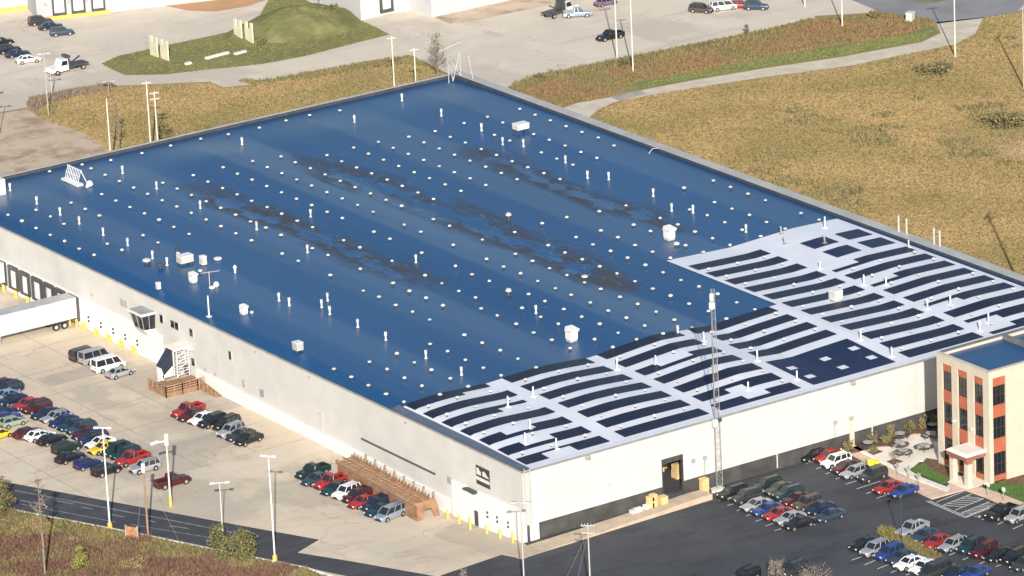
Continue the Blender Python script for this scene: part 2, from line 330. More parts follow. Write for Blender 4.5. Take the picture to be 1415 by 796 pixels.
# field verge with weeds
sheet('weed_verge', [(-60, 690), (0, 702.5), (100, 721.5), (200, 740.5), (330, 767.5), (425, 786), (520, 830), (560, 1500), (-600, 1500), (-300, 640)], WEEDG, .026)
cb = MB(); cp = [G(*q)[:2] for q in [(-40, 694.5), (0, 701.8), (100, 721), (200, 740), (330, 767), (422, 785), (470, 800)]]
for a, b in zip(cp, cp[1:]): cb.bar((a[0], a[1], .07), (b[0], b[1], .07), .22, .16)
struct(cb.build('road_kerb', CURB))
def stripes(name, segs, w, m, z=.04, px=True):
    mb = MB()
    for a, b in segs:
        A = np.array(G(*a)[:2] if px else a); B = np.array(G(*b)[:2] if px else b); d = (B-A)/np.linalg.norm(B-A); n = np.array([-d[1], d[0]])*w/2
        q = [A-n, B-n, B+n, A+n]; mb.add([(p_[0], p_[1], z) for p_ in q], [(0, 1, 2, 3)])
    return struct(mb.build(name, m))
PALER = mat('worn_marking', (.20, .20, .20), .8, var=.3, scale=1.5)
stripes('road_edge_line', [((20, 678), (120, 697)), ((120, 697), (250, 722)), ((250, 722), (330, 738))], .3, PALER)
stripes('lane_dash', [((76, 692), (102, 697)), ((112, 701), (128, 704)), ((152, 711), (172, 715)), ((203, 719), (214, 722)), ((234, 727), (262, 731)), ((20, 690), (60, 698))], .3, PALER)
stripes('road_centre_line', [((30, 697), (160, 722)), ((180, 725), (300, 745))], .2, PALER)
# far side of the building
FARY = [(-60, 168), (0, 155), (38, 149), (43, 140), (75, 133), (153, 119), (220, 116), (290, 113), (309, 121), (350, 117), (414, 104), (497, 89), (566, 79), (600, 92), (640, 112), (700, 121), (738, 109), (853, 86), (950, 67), (1060, 45), (1124, 28), (1126, 22), (1218, 17), (1280, -20), (1300, -80), (-200, -80), (-200, 100)]
sheet('far_concrete_yard', FARY, FARC, .012)
ISL = [(140, 88), (155, 96), (173, 104), (229, 103), (290, 96), (360, 89), (420, 78), (490, 60), (538, 48), (520, 38), (500, 29), (470, 20), (425, 2), (410, -25), (385, -25), (360, 20), (341, 36), (323, 43), (262, 56), (203, 69), (165, 77)]
sheet('grass_island', ISL, ISLG, .03)
sheet('red_soil_bank', [(212, -3), (226, 8), (262, 15), (300, 16), (345, 8), (390, -8), (300, -30), (220, -20)], REDSOIL, .03)
sheet('soil_strip', [(600, 24), (622, 33), (665, 27), (705, 18), (770, 5), (800, -4), (715, -2), (640, 14)], SOIL, .03)
sheet('far_asphalt_road', [(1150, -40), (1172, -2), (1218, 17.5), (1284, 26), (1294, 33), (1359, 25), (1430, 13), (1430, -60)], FARASPH, .03)
sheet('grass_patch', [(1255, -12), (1262, 2), (1290, 4), (1330, -4), (1340, -15)], ISLG, .05)
sheet('gravel_driveway', [(770, 152), (812, 164), (830, 150), (853, 140), (950, 123), (1055, 107), (1182, 90), (1320, 61), (1348, 47), (1359, 24), (1294, 31), (1300, 46), (1274, 58.5), (1157, 80), (1055, 95), (960, 111), (886, 125), (842, 135), (800, 142)], mat('gravel', (.60, .52, .40), .9, var=.12, scale=.4, bump=.2), .03)
sheet('driveway_patch', [(842, 134.5), (886, 125), (893, 130), (856, 139)], mat('patched_asphalt', (.38, .35, .31), .9, var=.15, scale=.5), .045)
sheet('green_verge', [(860, 127), (886, 123.5), (960, 109.5), (1055, 93.5), (1157, 78.5), (1274, 57), (1298, 45), (1290, 36), (1230, 52), (1150, 64), (1050, 82), (960, 100), (880, 114)], GREENV, .02)
sheet('rust_verge', [(700, 121), (738, 109), (853, 86), (950, 67), (1060, 45), (1124, 28), (1126, 22), (1218, 17), (1284, 26), (1293, 34), (1230, 52), (1150, 64), (1050, 82), (960, 100), (880, 114), (842, 133), (770, 150), (730, 140)], RUST, .016)
sheet('bare_soil_patch', [(-60, 172), (0, 157), (38, 151), (60, 165), (110, 180), (150, 200), (150, 212), (60, 236), (-60, 262)], SOIL, .016)
sheet('back_verge', [(43, 140), (75, 133), (153, 119), (290, 113), (309, 121), (350, 117), (414, 104), (497, 89), (566, 79), (600, 92), (620, 106), (600, 125), (150, 216), (150, 200), (110, 180), (60, 165), (40, 152)], VERGE, .02)
sheet('grass_track', [(60, 147), (160, 140), (250, 138), (400, 122), (490, 104), (490, 108), (400, 127), (250, 142), (160, 144)], mat('worn_track', (.36, .28, .15), .9, var=.15, scale=.5), .03)
sheet('pale_soil_patch', [(1368, 204), (1390, 196), (1430, 192), (1430, 220), (1395, 218)], SOIL, .02)
# grassy mound on the island
mm = MB(); mc = G(412, 38); n = 28
ring = []
for j in range(9):
    t = j/8; rr = (1-t); zz = 3.4*(1-rr**2)**1.2
    ring += [(mc[0]+rr*12.0*math.cos(a)*(1+.12*math.sin(3*a)), mc[1]+rr*8.5*math.sin(a), .03+zz+.15*math.sin(5*a+j)*(t > .1)*(t < .9)) for a in [2*math.pi*i/n for i in range(n)]]
mm.add(ring, [(j*n+i, j*n+(i+1) % n, (j+1)*n+(i+1) % n, (j+1)*n+i) for j in range(8) for i in range(n)])
struct(mm.build('grass_mound', mixlayers('mound_grass', (.155, .155, .06), [((.23, .205, .085), .25, .45, .62, (1, 1), 0, .9), ((.12, .13, .045), .7, .5, .7, (1, 1), 0, .7)], bump=.8, bscale=2)))
# ramped footpath along the front wall
rp = MB(); xs_ = [-3.6, 0, 6, 12, 18, 22, 23.6, 25.2]; zs_ = [.05, .07, .2, .38, .58, .74, .78, .72]
for i in range(len(xs_)-1):
    xa, xb, za, zb_ = xs_[i], xs_[i+1], zs_[i], zs_[i+1]
    ya, yb2 = -3.9+xs_[i]*.035, -3.9+xs_[i+1]*.035; yi = -.92
    yia = -.95 if i else -1.5
    rp.hexa([(xa, ya, -.4), (xb, yb2, -.4), (xb, yi, -.4), (xa, yia, -.4)], [(xa, ya, za), (xb, yb2, zb_), (xb, yi, zb_), (xa, yia, za)])
struct(rp.build('ramped_footpath', mat('tan_concrete', (.50, .40, .29), .85, var=.1, scale=.7)))
rs = MB().add([(19.8, -.92, .74), (23.3, -.92, .78), (23.1, .25, .93), (20.05, .25, .93)], [(0, 1, 2, 3)]); struct(rs.build('door_ramp', ASPH))
# pavement, plaza, lawns by the office
def Zp(o, s, pts): return [(o[0]+x/s, o[1]+y/s) for x, y in pts]
Z8 = lambda pts: Zp((1055, 596), 3.9306, pts)
slab('plaza', Z8([(430, 78), (520, 88), (600, 62), (660, 58), (710, 18), (760, 8), (800, -20), (880, -40), (960, -50), (985, 180), (850, 165), (790, 215), (1000, 330), (940, 365), (880, 330)]), PLAZA, 0, .12)
slab('sidewalk', Z8([(385, 82), (435, 74), (470, 92), (640, 178), (800, 262), (1000, 334), (915, 372), (858, 345), (760, 290), (640, 222), (520, 155)]), PAVE, 0, .14)
slab('plaza_kerb', Z8([(436, 72), (470, 68), (580, 130), (760, 220), (1012, 316), (1000, 334), (800, 258), (640, 172)]), CURB, 0, .22)
slab('office_lawn', Z8([(790, 212), (865, 180), (1000, 262), (1022, 268), (985, 287), (960, 283)]), LAWN, 0, .16)
slab('mulch_bed', Z8([(862, 180), (885, 152), (960, 165), (1048, 208), (1040, 262), (1000, 262)]), MULCH, 0, .18)
slab('entrance_pavement', Z8([(1000, 300), (1022, 268), (1045, 230), (1130, 310), (1175, 300), (1415, 392), (1440, 400), (1440, 420), (1290, 400), (1200, 360), (1090, 322), (1010, 345), (915, 372)]), PAVE, 0, .13)
slab('right_lawn', Z8([(1172, 305), (1290, 280), (1440, 300), (1440, 392)]), LAWN, 0, .16)
slab('right_mulch_bed', Z8([(1280, 279), (1330, 262), (1440, 232), (1440, 302)]), MULCH, 0, .18)
slab('wall_bed', [(x, y) for x, y in ((45.5, -.15), (45.5, -1.4), (49, -2.0), (51, -1.8), (52.5, -2.8), (54, -2.6), (54.5, -1.2), (57.5, -1.2), (58.5, -2.2), (61, -2), (61.5, -.15))], MULCH, 0, .22, False)
# parking lines
E5 = lambda pts: Zp((985, 640), 7.447, pts); F6 = lambda pts: Zp((1105, 600), 7.861, pts)
stripes('stall_lines', [tuple(E5([(60, 385), (115, 373)])), tuple(E5([(150, 440), (235, 415)])), tuple(E5([(245, 492), (330, 465)])), tuple(E5([(345, 547), (435, 515)])), tuple(E5([(440, 602), (540, 570)])), tuple(E5([(540, 650), (630, 620)])), tuple(E5([(635, 700), (700, 678)])), tuple(E5([(740, 692), (945, 645)])), tuple(E5([(985, 620), (1060, 640)]))], .14, PAINT)
stripes('kerbside_stall_lines', [tuple(F6([(65, 325), (165, 295)])), tuple(F6([(180, 378), (280, 345)])), tuple(F6([(280, 435), (380, 402)])), tuple(F6([(390, 490), (495, 455)])), tuple(F6([(500, 547), (630, 505)])), tuple(F6([(618, 598), (880, 512)])), tuple(F6([(722, 650), (845, 607)])), tuple(F6([(835, 700), (975, 650)]))], .14, PAINT)
V7 = lambda pts: Zp((1165, 690), 7.508, pts); V8 = lambda pts: Zp((1280, 680), 6.859, pts)
stripes('front_stall_lines', [tuple(V7([(90, 635), (240, 580)])), tuple(V7([(225, 683), (335, 635)])), tuple(V7([(355, 725), (470, 680)])), tuple(V7([(495, 765), (590, 725)])), tuple(V7([(650, 790), (730, 765)])), tuple(V8([(70, 572), (130, 545)])), tuple(V8([(215, 602), (305, 562)])), tuple(V8([(345, 645), (400, 620)])), tuple(V8([(495, 690), (575, 650)])), tuple(V8([(660, 710), (710, 690)])), tuple(V8([(800, 755), (860, 725)])), tuple(V8([(525, 267), (610, 232)])), tuple(V8([(675, 310), (770, 265)])), tuple(V8([(820, 353), (915, 310)])), tuple(V7([(645, 440), (730, 420)]))], .14, PAINT)
hA, hB, hC = (np.array(G(*V8([q])[0])[:2]) for q in ((370, 246), (690, 118), (0, 88)))
def hp(u, v): return tuple(hA+(hB-hA)*u+(hC-hA)*v)
hz = [(hp(0, 0), hp(0, 1)), (hp(.06, .0), hp(.06, .98)), (hp(0, 0), hp(1, 0)), (hp(.06, .03), hp(1, .03))]
for v in (.2, .36, .66, .84): hz.append((hp(.12, v), hp(.95, v)))
for v0, v1 in ((.03, .2), (.36, .66)):
    n_ = 8 if v1-v0 < .2 else 6
    for k in range(n_): u = .1+k*.8/n_; hz.append((hp(u, v1), hp(min(.97, u+.17*(v1-v0)/.2+.02), v0)))
stripes('accessible_stall_hatching', hz, .15, PAINT, .04, False)
stripes('stall_arrow', [tuple(V8([(462, 236), (515, 226)])), tuple(V8([(470, 228), (512, 244)]))], .3, PAINT)
PATCHM = mixlayers('old_concrete_patch', (.50, .43, .34), [((.42, .37, .30), .4, .45, .65, (1, 1), 0, .8)], bump=.1)
# yard joints and stains are material; a few poured-concrete joint grooves by the wall
jt = MB()
for k in range(11):
    yy = 12+k*9.0; jt.box(-40, -1.0, yy-.04, yy+.04, .0, .0165) if yy > 47 else None
for xx in (-8, -16, -24, -32): jt.box(xx-.04, xx+.04, 48, 140, .0, .0165)
for px, py, a, b in ((300, 560, 9, 5), (255, 620, 12, 6), (95, 520, 8, 4), (520, 745, 7, 5), (380, 690, 10, 4)):
    g = G(px, py)
    if zg(g[0], g[1]) == 0 and zg(g[0]+a/2, g[1]) == 0 and zg(g[0]+a/2, g[1]-b/2) == 0:
        sheet('concrete_patch', [(g[0]-a/2, g[1]-b/2), (g[0]+a/2, g[1]-b/2), (g[0]+a/2, g[1]+b/2), (g[0]-a/2, g[1]+b/2)], PATCHM, .012, False)
struct(jt.build('yard_joints', mat('joint_tar', (.30, .25, .2), .9, var=.2)))

# ================================================================== THE WAREHOUSE
wh = thing('warehouse', 'huge flat-roofed warehouse with blue roof, white solar section and cream walls', 'warehouse')
def part(name, mb, m, parent=None, label=None):
    o = mb.build(name, m, parent or wh)
    if label: o['label'] = label
    return o
part('wall', MB().box(0, .3, 0, L, -1.3, 8.96), WALLM)
w = MB(); w.box(.3, 20.1, 0, .3, 2.05, 8.96); w.box(23.1, WD, 0, .3, 2.05, 8.96); w.box(20.1, 23.1, 0, .3, 5.45, 8.96); part('wall', w, WALLM)
part('wall', MB().box(WD-.3, WD, .3, L, 0, 8.96), WALLM); part('wall', MB().box(.3, WD-.3, L-.3, L, 0, 8.96), WALLM)
w = MB(); w.box(.3, 20.1, .09, .29, -.4, 2.05); w.box(23.1, WD, .09, .29, -.4, 2.05); part('foundation', w, FOUND, label='dark recessed base below the front wall')
part('base_panel', MB().box(.75, 2.0, -.03, .09, 0, 2.05), WHITEW, label='white panel at the corner of the dark base')
part('base_panel', MB().box(48.45, 49.1, -.12, .09, 0, 4.3), BRICKC, label='cream pier on the front wall')
for k in range(1, 12):
    x = k*7.35
    if not 19.5 < x < 23.5: part('wall_joint', MB().box(x-.025, x+.025, -.012, 0, 2.05, 8.7), LGREY)
for k in range(1, 20):
    y = k*7.35; part('wall_joint', MB().box(-.012, 0, y-.025, y+.025, (4.2 if y > 84 else 2.1), 8.75), LGREY)
for x in (36.8, 51.5): part('downpipe', MB().bar((x+.4, -.07, .3), (x+.4, -.07, 8.7), .12), OFFW)
# interior of the loading door
i_ = MB(); i_.box(14, 30, .3, 16, .6, .93); part('interior_floor', i_, ASPH)
i_ = MB(); i_.box(14, 14.2, .3, 16, .93, 8.6); i_.box(29.8, 30, .3, 16, .93, 8.6); i_.box(14, 30, 15.8, 16, .93, 8.6); part('interior_wall', i_, mat('tan_interior', (.34, .24, .14), .8))
d_ = MB(); d_.box(20.02, 20.14, -.05, .35, .93, 5.5); d_.box(23.06, 23.18, -.05, .35, .93, 5.5); d_.box(20.02, 23.18, -.05, .35, 5.43, 5.53); part('door_frame', d_, DGREY)
part('door_shutter', MB().box(20.14, 23.06, .06, .2, 4.85, 5.43), DGREY)
# white lower walls on the yard side
part('dock_wall', MB().box(-.14, 0, 84.2, L-.1, -.2, 4.2), WHITEW, label='white lower wall at the loading docks')
lb = MB(); yy = np.linspace(75.4, 16.3, 14)
for a, b in zip(yy, yy[1:]):
    za = 1.95-(75.4-a)/59*1.05; zb_ = 1.95-(75.4-b)/59*1.05
    lb.hexa([(-.36, b, -1.4), (0, b, -1.4), (0, a, -1.4), (-.36, a, -1.4)], [(-.36, b, zb_), (0, b, zb_), (0, a, za), (-.36, a, za)])
part('base_wall', lb, WHITEW, label='low white base along the yard wall')
part('corner_panel', MB().hexa([(-.2, .05, -1.3), (0, .05, -1.3), (0, 9.7, -1.3), (-.2, 9.7, -1.3)], [(-.2, .05, 4.0), (0, .05, 4.0), (0, 9.7, 3.75), (-.2, 9.7, 3.75)]), WHITEW, label='white lower wall panel near the front corner')
part('corner_panel', MB().hexa([(-.2, 12.0, -1.3), (0, 12.0, -1.3), (0, 15.3, -1.3), (-.2, 15.3, -1.3)], [(-.2, 12.0, 3.72), (0, 12.0, 3.72), (0, 15.3, 3.62), (-.2, 15.3, 3.62)]), WHITEW)
part('loading_door', MB().box(-.10, 0, 9.7, 12, -1.3, 3.45), WHITEW)
part('door_canopy', MB().box(-.75, 0, 9.6, 12.1, 3.5, 3.66), DGREY)
part('wall_opening', MB().box(-.13, -.02, 9.75, 10.65, -1.2, 1.1), DGREY, label='dark gap at the foot of the white loading door')
# docks
docks = [(126.5, 129.1), (123.0, 125.6), (119.75, 122.3), (116.2, 118.95), (112.95, 115.55), (109.75, 112.35), (106.2, 109.0)]
for a, b in docks:
    o = part('dock_door', MB().box(-.2, -.13, a+.3, b-.3, .85, 3.7), WHITE)
    s = MB(); s.box(-.5, -.14, a, a+.36, .7, 4.0); s.box(-.5, -.14, b-.36, b, .7, 4.0); s.box(-.52, -.14, a+.36, b-.36, 3.5, 4.02); s.box(-.4, -.14, a+.36, b-.36, .62, .86)
    part('dock_seal', s, DGREY, o)
for yc in (102.1, 98.8, 95.5, 92.3, 89.1):
    o = part('dock_door', MB().box(-.2, -.13, yc-1.15, yc+1.15, .75, 3.5), WHITE)
    s = MB(); [s.box(-.215, -.2, yc-1.15, yc+1.15, .75+k*.55-.012, .75+k*.55+.012) for k in range(1, 5)]; part('panel_joint', s, LGREY, o)
for yc in (103.7, 100.4, 97.1, 93.9, 90.7, 5.5, 3.2, 7.6):
    s = MB(); z = 1.2 if yc > 50 else 1.0
    part('dock_light', MB().box(-.32, -.14, yc-.12, yc+.12, z, z+.25), DGREY); part('dock_light', MB().box(-.32, -.14, yc-.12, yc+.12, z+.55, z+.8), DGREY)
# windows: (y0,y1,z0,z1)
def window(y0, y1, z0, z1, div=1, fm=LGREY, gm=GLASS):
    o = part('window', MB().box(-.05, 0, y0, y1, z0, z1), gm)
    f = MB(); t = .08
    f.box(-.09, 0, y0-t, y1+t, z1, z1+t); f.box(-.12, 0, y0-t, y1+t, z0-t, z0); f.box(-.09, 0, y0-t, y0, z0, z1); f.box(-.09, 0, y1, y1+t, z0, z1)
    for k in range(1, div): yc = y0+(y1-y0)*k/div; f.box(-.08, 0, yc-.05, yc+.05, z0, z1)
    part('window_frame', f, fm, o)
for q in ((83.6, 84.45, 6.05, 7.15, 1), (79.6, 81.65, 6.1, 7.1, 2), (75.95, 76.8, 6.15, 7.15, 1), (86.75, 87.65, 2.2, 3.2, 1), (75.95, 76.85, 2.1, 3.1, 1), (66.35, 67.05, 5.5, 6.6, 1)): window(*q)
v = MB(); v.box(-.06, 0, 92.9, 94.9, 5.75, 6.8); o = part('wall_louvre', v, LGREY); s = MB(); [s.box(-.09, -.06, 92.95, 94.85, 5.8+k*.14, 5.86+k*.14) for k in range(7)]; part('louvre_blade', s, GREY, o)
def wallA(px, py): d = dirpx(px, py); t = -CAM[0]/d[0]; return (CAM+t*d)
for (px, py) in ((337, 530), (361, 543), (364, 544)):
    q = wallA(px, py); part('wall_vent', MB().box(-.07, 0, q[1]-.28, q[1]+.28, q[2]-.5, q[2]+.5), GREY)
part('door_joint', MB().box(-.03, 0, 69.6, 69.72, 2, 6.6), LGREY); part('wall_rail', MB().box(-.16, 0, 19.0, 35.6, 3.18, 3.38), mat('dark_olive_metal', (.10, .095, .07), .6, var=.1))
part('wall_vent', MB().box(-.08, 0, 15.6, 16.4, 2.9, 3.8), GREY)
for y in (102.4, 73.1, 70.6, 60, 47, 25): part('wall_lamp', MB().box(-.25, 0, y-.15, y+.15, (5.2 if y > 100 else 2.3 if y > 65 else 8.2), (5.4 if y > 100 else 2.55 if y > 65 else 8.35)), GREY)
part('wall_pipe', MB().cyl((-.12, 44.5, 1.2), (-.12, 44.5, 4.2), .06).cyl((-.12, 44.5, 4.2), (-.7, 44.5, 4.4), .04), LGREY)
# sign on the yard wall: dark board, white lettering block and white bar (too small to read in the photo)
sg = part('wall_sign', MB().box(-.08, 0, 7.05, 9.9, 4.7, 7.07), SIGNBLK)
l = MB(); l.box(-.10, -.08, 7.06, 9.89, 5.25, 5.68); part('sign_band', l, SIGNLIT, sg)
l = MB(); X = -.10
l.prism([(0, 0)]*0+[(0, 0), (.02, 0), (.02, .02), (0, .02)], 0, .001) if False else None
def yz(pts, mb): n = len(pts); mb.add([(-.10, y, z) for y, z in pts]+[(-.08, y, z) for y, z in pts], [tuple(range(n)), tuple(reversed(range(n, 2*n)))]+[(i, i+n, (i+1) % n+n, (i+1) % n) for i in range(n)])
yz([(9.75, 5.95), (9.75, 6.75), (9.35, 6.85), (9.15, 6.5), (8.85, 6.45), (8.85, 5.95)], l); yz([(8.5, 6.15), (8.45, 6.6), (8.1, 6.65), (7.75, 6.45), (7.5, 6.2), (7.2, 6.1), (7.2, 5.98), (8.5, 5.98)], l)
part('sign_emblem', l, SIGNLIT, sg)
# control cabin on the yard wall
cbp = [(-.0, 84.6), (-1.5, 85.2), (-2.3, 87.0), (-1.5, 89.4), (0, 90.0)]
part('cabin_base', MB().hexa([(-.7, 86.6, 3.75), (0, 86.4, 3.75), (0, 88.6, 3.75), (-.7, 88.4, 3.75)], [(-1.55, 86.2, 4.75), (0, 85.9, 4.75), (0, 89.0, 4.75), (-1.55, 88.7, 4.75)]), WHITE, label='white tapering underside of the control cabin')
cg = part('cabin_glazing', MB().hexa([(-1.5, 86.25, 4.75), (0, 85.95, 4.75), (0, 88.95, 4.75), (-1.5, 88.65, 4.75)], [(-1.95, 85.85, 6.85), (0, 85.7, 6.85), (0, 89.15, 6.85), (-1.95, 88.95, 6.85)]), GLASS)
for (p, q) in (((-1.52, 86.25, 4.75), (-1.97, 85.85, 6.85)), ((-1.52, 88.65, 4.75), (-1.97, 88.95, 6.85)), ((-1.54, 87.4, 4.75), (-1.99, 87.35, 6.85)), ((-.75, 86.08, 4.75), (-.95, 85.76, 6.85))): part('glazing_bar', MB().bar(p, q, .08), GREY, cg)
part('cabin_roof', MB().box(-2.15, 0, 85.6, 89.25, 6.86, 7.12), WHITE); part('cabin_roof_sheet', MB().box(-2.0, 0, 85.75, 89.1, 7.125, 7.17), GREY)
# front wall fittings
def wallD(px, py): d = dirpx(px, py); t = -CAM[1]/d[1]; return (CAM+t*d)
ld = MB()
for x in (.12, .92): ld.bar((x, -.22, 2.1), (x, -.22, 9.3), .09)
for k in range(22): ld.bar((.12, -.22, 2.3+k*.32), (.92, -.22, 2.3+k*.32), .06)
for z in (2.5, 4.5, 6.5, 8.5): ld.bar((.12, -.22, z), (.12, 0, z), .06); ld.bar((.92, -.22, z), (.92, 0, z), .06)
part('wall_ladder', ld, LGREY)
for px, py in ((811, 631), (1177, 528)): q = wallD(px, py); part('wall_floodlight', MB().box(q[0]-.3, q[0]+.3, -.4, 0, q[2]-.25, q[2]+.25).bar((q[0], -.4, q[2]), (q[0], -.6, q[2]-.15), .3), GREY)
for px, py in ((821, 628), (1152, 551)): q = wallD(px, py); part('wall_camera', MB().bar((q[0], 0, q[2]+.2), (q[0], -.5, q[2]+.2), .1).bar((q[0]-.25, -.5, q[2]-.1), (q[0]-.05, -.5, q[2]+.15), .16).bar((q[0], -.05, q[2]-2.2), (q[0], -.05, q[2]), .05), OFFW)
for px, py in ((957, 637), (973, 633), (1153, 584), (1175, 578)): q = wallD(px, py); part('wall_lantern', MB().box(q[0]-.22, q[0]+.22, -.35, 0, q[2]-.15, q[2]+.25).bar((q[0], -.06, 2.1), (q[0], -.06, q[2]), .08), GREY)
for px, py in ((843, 670),): q = wallD(px, py); part('wall_vent', MB().box(q[0]-.3, q[0]+.3, -.08, 0, q[2]-.3, q[2]+.3), LGREY)
q = wallD(961, 648); part('wall_cabinet', MB().box(q[0]-.45, q[0]+.35, -.4, 0, 2.3, 3.9), WHITE)
# ---- roof
nx, ny = 175, 140; xs = np.linspace(-.04, WD-1.48, nx); ys = np.linspace(-.03, L-.35, ny)
vs = [(x, y, zr(max(x, 0), max(y, 0))+.0) for y in ys for x in xs]; fs = [(j*nx+i, j*nx+i+1, (j+1)*nx+i+1, (j+1)*nx+i) for j in range(ny-1) for i in range(nx-1)]
rf = part('roof', MB().add(vs, fs), ROOFM, label='blue rippled roof membrane with brown stains'); rf.data.polygons.foreach_set('use_smooth', [True]*len(rf.data.polygons))
def drape(name, x0, x1, y0, y1, m, off, dx=.45, label=None):
    nx = max(2, int((x1-x0)/dx)+1); ny = max(2, int((y1-y0)/1.3)+1); xs = np.linspace(x0, x1, nx); ys = np.linspace(y0, y1, ny); mb = MB()
    mb.add([(x, y, zr(x, y)+off) for y in ys for x in xs], [(j*nx+i, j*nx+i+1, (j+1)*nx+i+1, (j+1)*nx+i) for j in range(ny-1) for i in range(nx-1)])
    o = part(name, mb, m, label=label); o.data.polygons.foreach_set('use_smooth', [True]*len(o.data.polygons)); return o
drape('white_membrane', 1.2, 58.3, .5, 27.5, SHEET, .05); drape('white_membrane', 58.3, 86.7, .5, 51.6, SHEET, .052)
drape('slate_edging', .02, 1.2, .0, 28.6, SLATE, .06, .3)
part('roof_fascia', MB().box(-.06, WD, -.10, -.02, 8.72, 9.03), mat('fascia_grey', (.23, .235, .24), .5)); part('roof_fascia', MB().box(-.10, -.02, -.1, L, 8.8, 9.02), mat('fascia_tan', (.30, .28, .25), .5))
part('drip_edge', MB().box(1.2, 86.8, -.06, .5, 9.0, 9.045), SHEET)
o = part('parapet', MB().box(WD-1.5, WD, -.05, L, 8.8, 9.72), DGREY, label='dark parapet along the field side'); part('coping', MB().box(WD-1.56, WD+.05, -.1, L+.05, 9.722, 9.78), COPE, o)
o = part('parapet', MB().box(0, WD-1.56, L-.35, L, 8.8, 9.50), DGREY); part('coping', MB().box(-.05, WD-1.56, L-.42, L+.05, 9.502, 9.56), COPE, o)
# ---- solar laminates: rows T, blocks of five laminates each
T = [47.7, 43.8, 39.7, 35.5, 31.5, 27.45, 23.4, 19.3, 15.3, 11.2, 7.25, 3.45]
def solar(r, x0, x1, s0=0, s1=5, m=SOLAR):
    mb = MB()
    n = max(2, int((x1-x0)/.9)+1); xs = np.linspace(x0, x1, n); w = .452
    for s in range(s0, s1):
        ya = T[r]+.12-s*w; yb = ya-w+.035
        for x_, h in ((xs, .12),):
            vs = []
            for x in x_: vs += [(x, yb, zr(x, yb)+.02), (x, yb, zr(x, yb)+h), (x, ya, zr(x, ya)+h), (x, ya, zr(x, ya)+.02)]
            fs = []
            for i in range(n-1):
                a = 4*i; fs += [(a+1, a+5, a+6, a+2), (a, a+4, a+5, a+1), (a+2, a+6, a+7, a+3)]
            fs += [(0, 1, 2, 3), (4*(n-1)+3, 4*(n-1)+2, 4*(n-1)+1, 4*(n-1))]
            mb.add(vs, fs)
    return part('solar_strip', mb, m)
B = {1: (1.5, 13.9), 2: (15.8, 28.3), 3: (30.1, 42.2), 4: (44.2, 56.9), 5: (59.1, 70.9), 6: (72.5, 85.8)}
for r in (5, 6, 7, 8, 9, 10, 11):
    cut = {5: [(1.5, 8.9, 0, 5), (8.9, 13.2, 0, 3)], 7: [(1.5, 9, 0, 5), (9, 13.4, 0, 2)], 9: [(1.5, 4.6, 0, 5), (4.6, 9, 3, 5), (9, 13.6, 0, 5)], 10: [(1.5, 4.6, 0, 5), (4.6, 9, 3, 5), (9, 13.6, 0, 5)], 11: [(1.5, 4.8, 0, 5), (4.8, 9, 0, 1), (9, 13.6, 0, 5)]}.get(r, [(1.5, 13.9, 0, 5)])
    for q in cut: solar(r, *q)
    solar(r, *B[2])
    cut = {7: [(30.1, 33.2, 0, 5), (33.2, 38.3, 3, 5), (38.3, 42.2, 0, 5)], 10: [(30.1, 34.3, 0, 5), (34.3, 37, 0, 2), (37, 42.2, 0, 5)], 11: [(30.1, 34.8, 0, 5), (34.8, 38.3, 3.0 and 3, 5), (38.3, 42.2, 0, 5)]}.get(r, [(30.1, 42.2, 0, 5)])
    for q in cut: solar(r, *q)
    if r <= 8: solar(r, 44.2 if r < 6 else 45.0 if r == 6 else 44.6, 56.9)
# big blue array with six white squares
ar = MB(); sq = [(45.5, 3.8), (50.6, 3.7), (55.4, 4.1), (45.5, 7.5), (50.7, 7.5), (55.5, 7.9)]
yy = np.linspace(1.2, 11.0, 25)
for a, b in zip(yy, yy[1:]):
    xs_ = [44.0, 56.8]; segs = [(44.0, 56.8)]
    for cx, cy in sq:
        if abs((a+b)/2-cy) < .62:
            segs = [z for (p, q) in segs for z in ([(p, q)] if q < cx-.62 or p > cx+.62 else [(p, cx-.62), (cx+.62, q)])]
    for p, q in segs:
        n = max(2, int((q-p)/1.4)+1); X = np.linspace(p, q, n); vs = []
        for x in X: vs += [(x, a+.03, zr(x, a)+.12), (x, b, zr(x, b)+.12), (x, a+.03, zr(x, a)+.02)]
        ar.add(vs, [f for i in range(n-1) for f in ((3*i, 3*i+3, 3*i+4, 3*i+1), (3*i+2, 3*i+5, 3*i+3, 3*i))])
part('solar_array', ar, SOLARB, label='large blue rectangle of solar laminates with six white squares')
for r in range(12):
    solar(r, *B[5]) if r not in (5,) else solar(r, 59.1, 70.9)
for (cx0, cx1) in ((76.0, 80.1), (81.8, 85.75)):
    for (cy0, cy1) in ((42.7, 45.9), (37.8, 41.0)):
        mb = MB(); n = 8; hh = (cy1-cy0)/n
        for k in range(n):
            a = cy0+k*hh; X = np.linspace(cx0, cx1, 4); vs = []
            for x in X: vs += [(x, a+.03, zr(x, a)+.12), (x, a+hh, zr(x, a+hh)+.12), (x, a+.03, zr(x, a)+.02)]
            mb.add(vs, [f for i in range(3) for f in ((3*i, 3*i+3, 3*i+4, 3*i+1), (3*i+2, 3*i+5, 3*i+3, 3*i))])
        part('solar_square', mb, SOLARB)
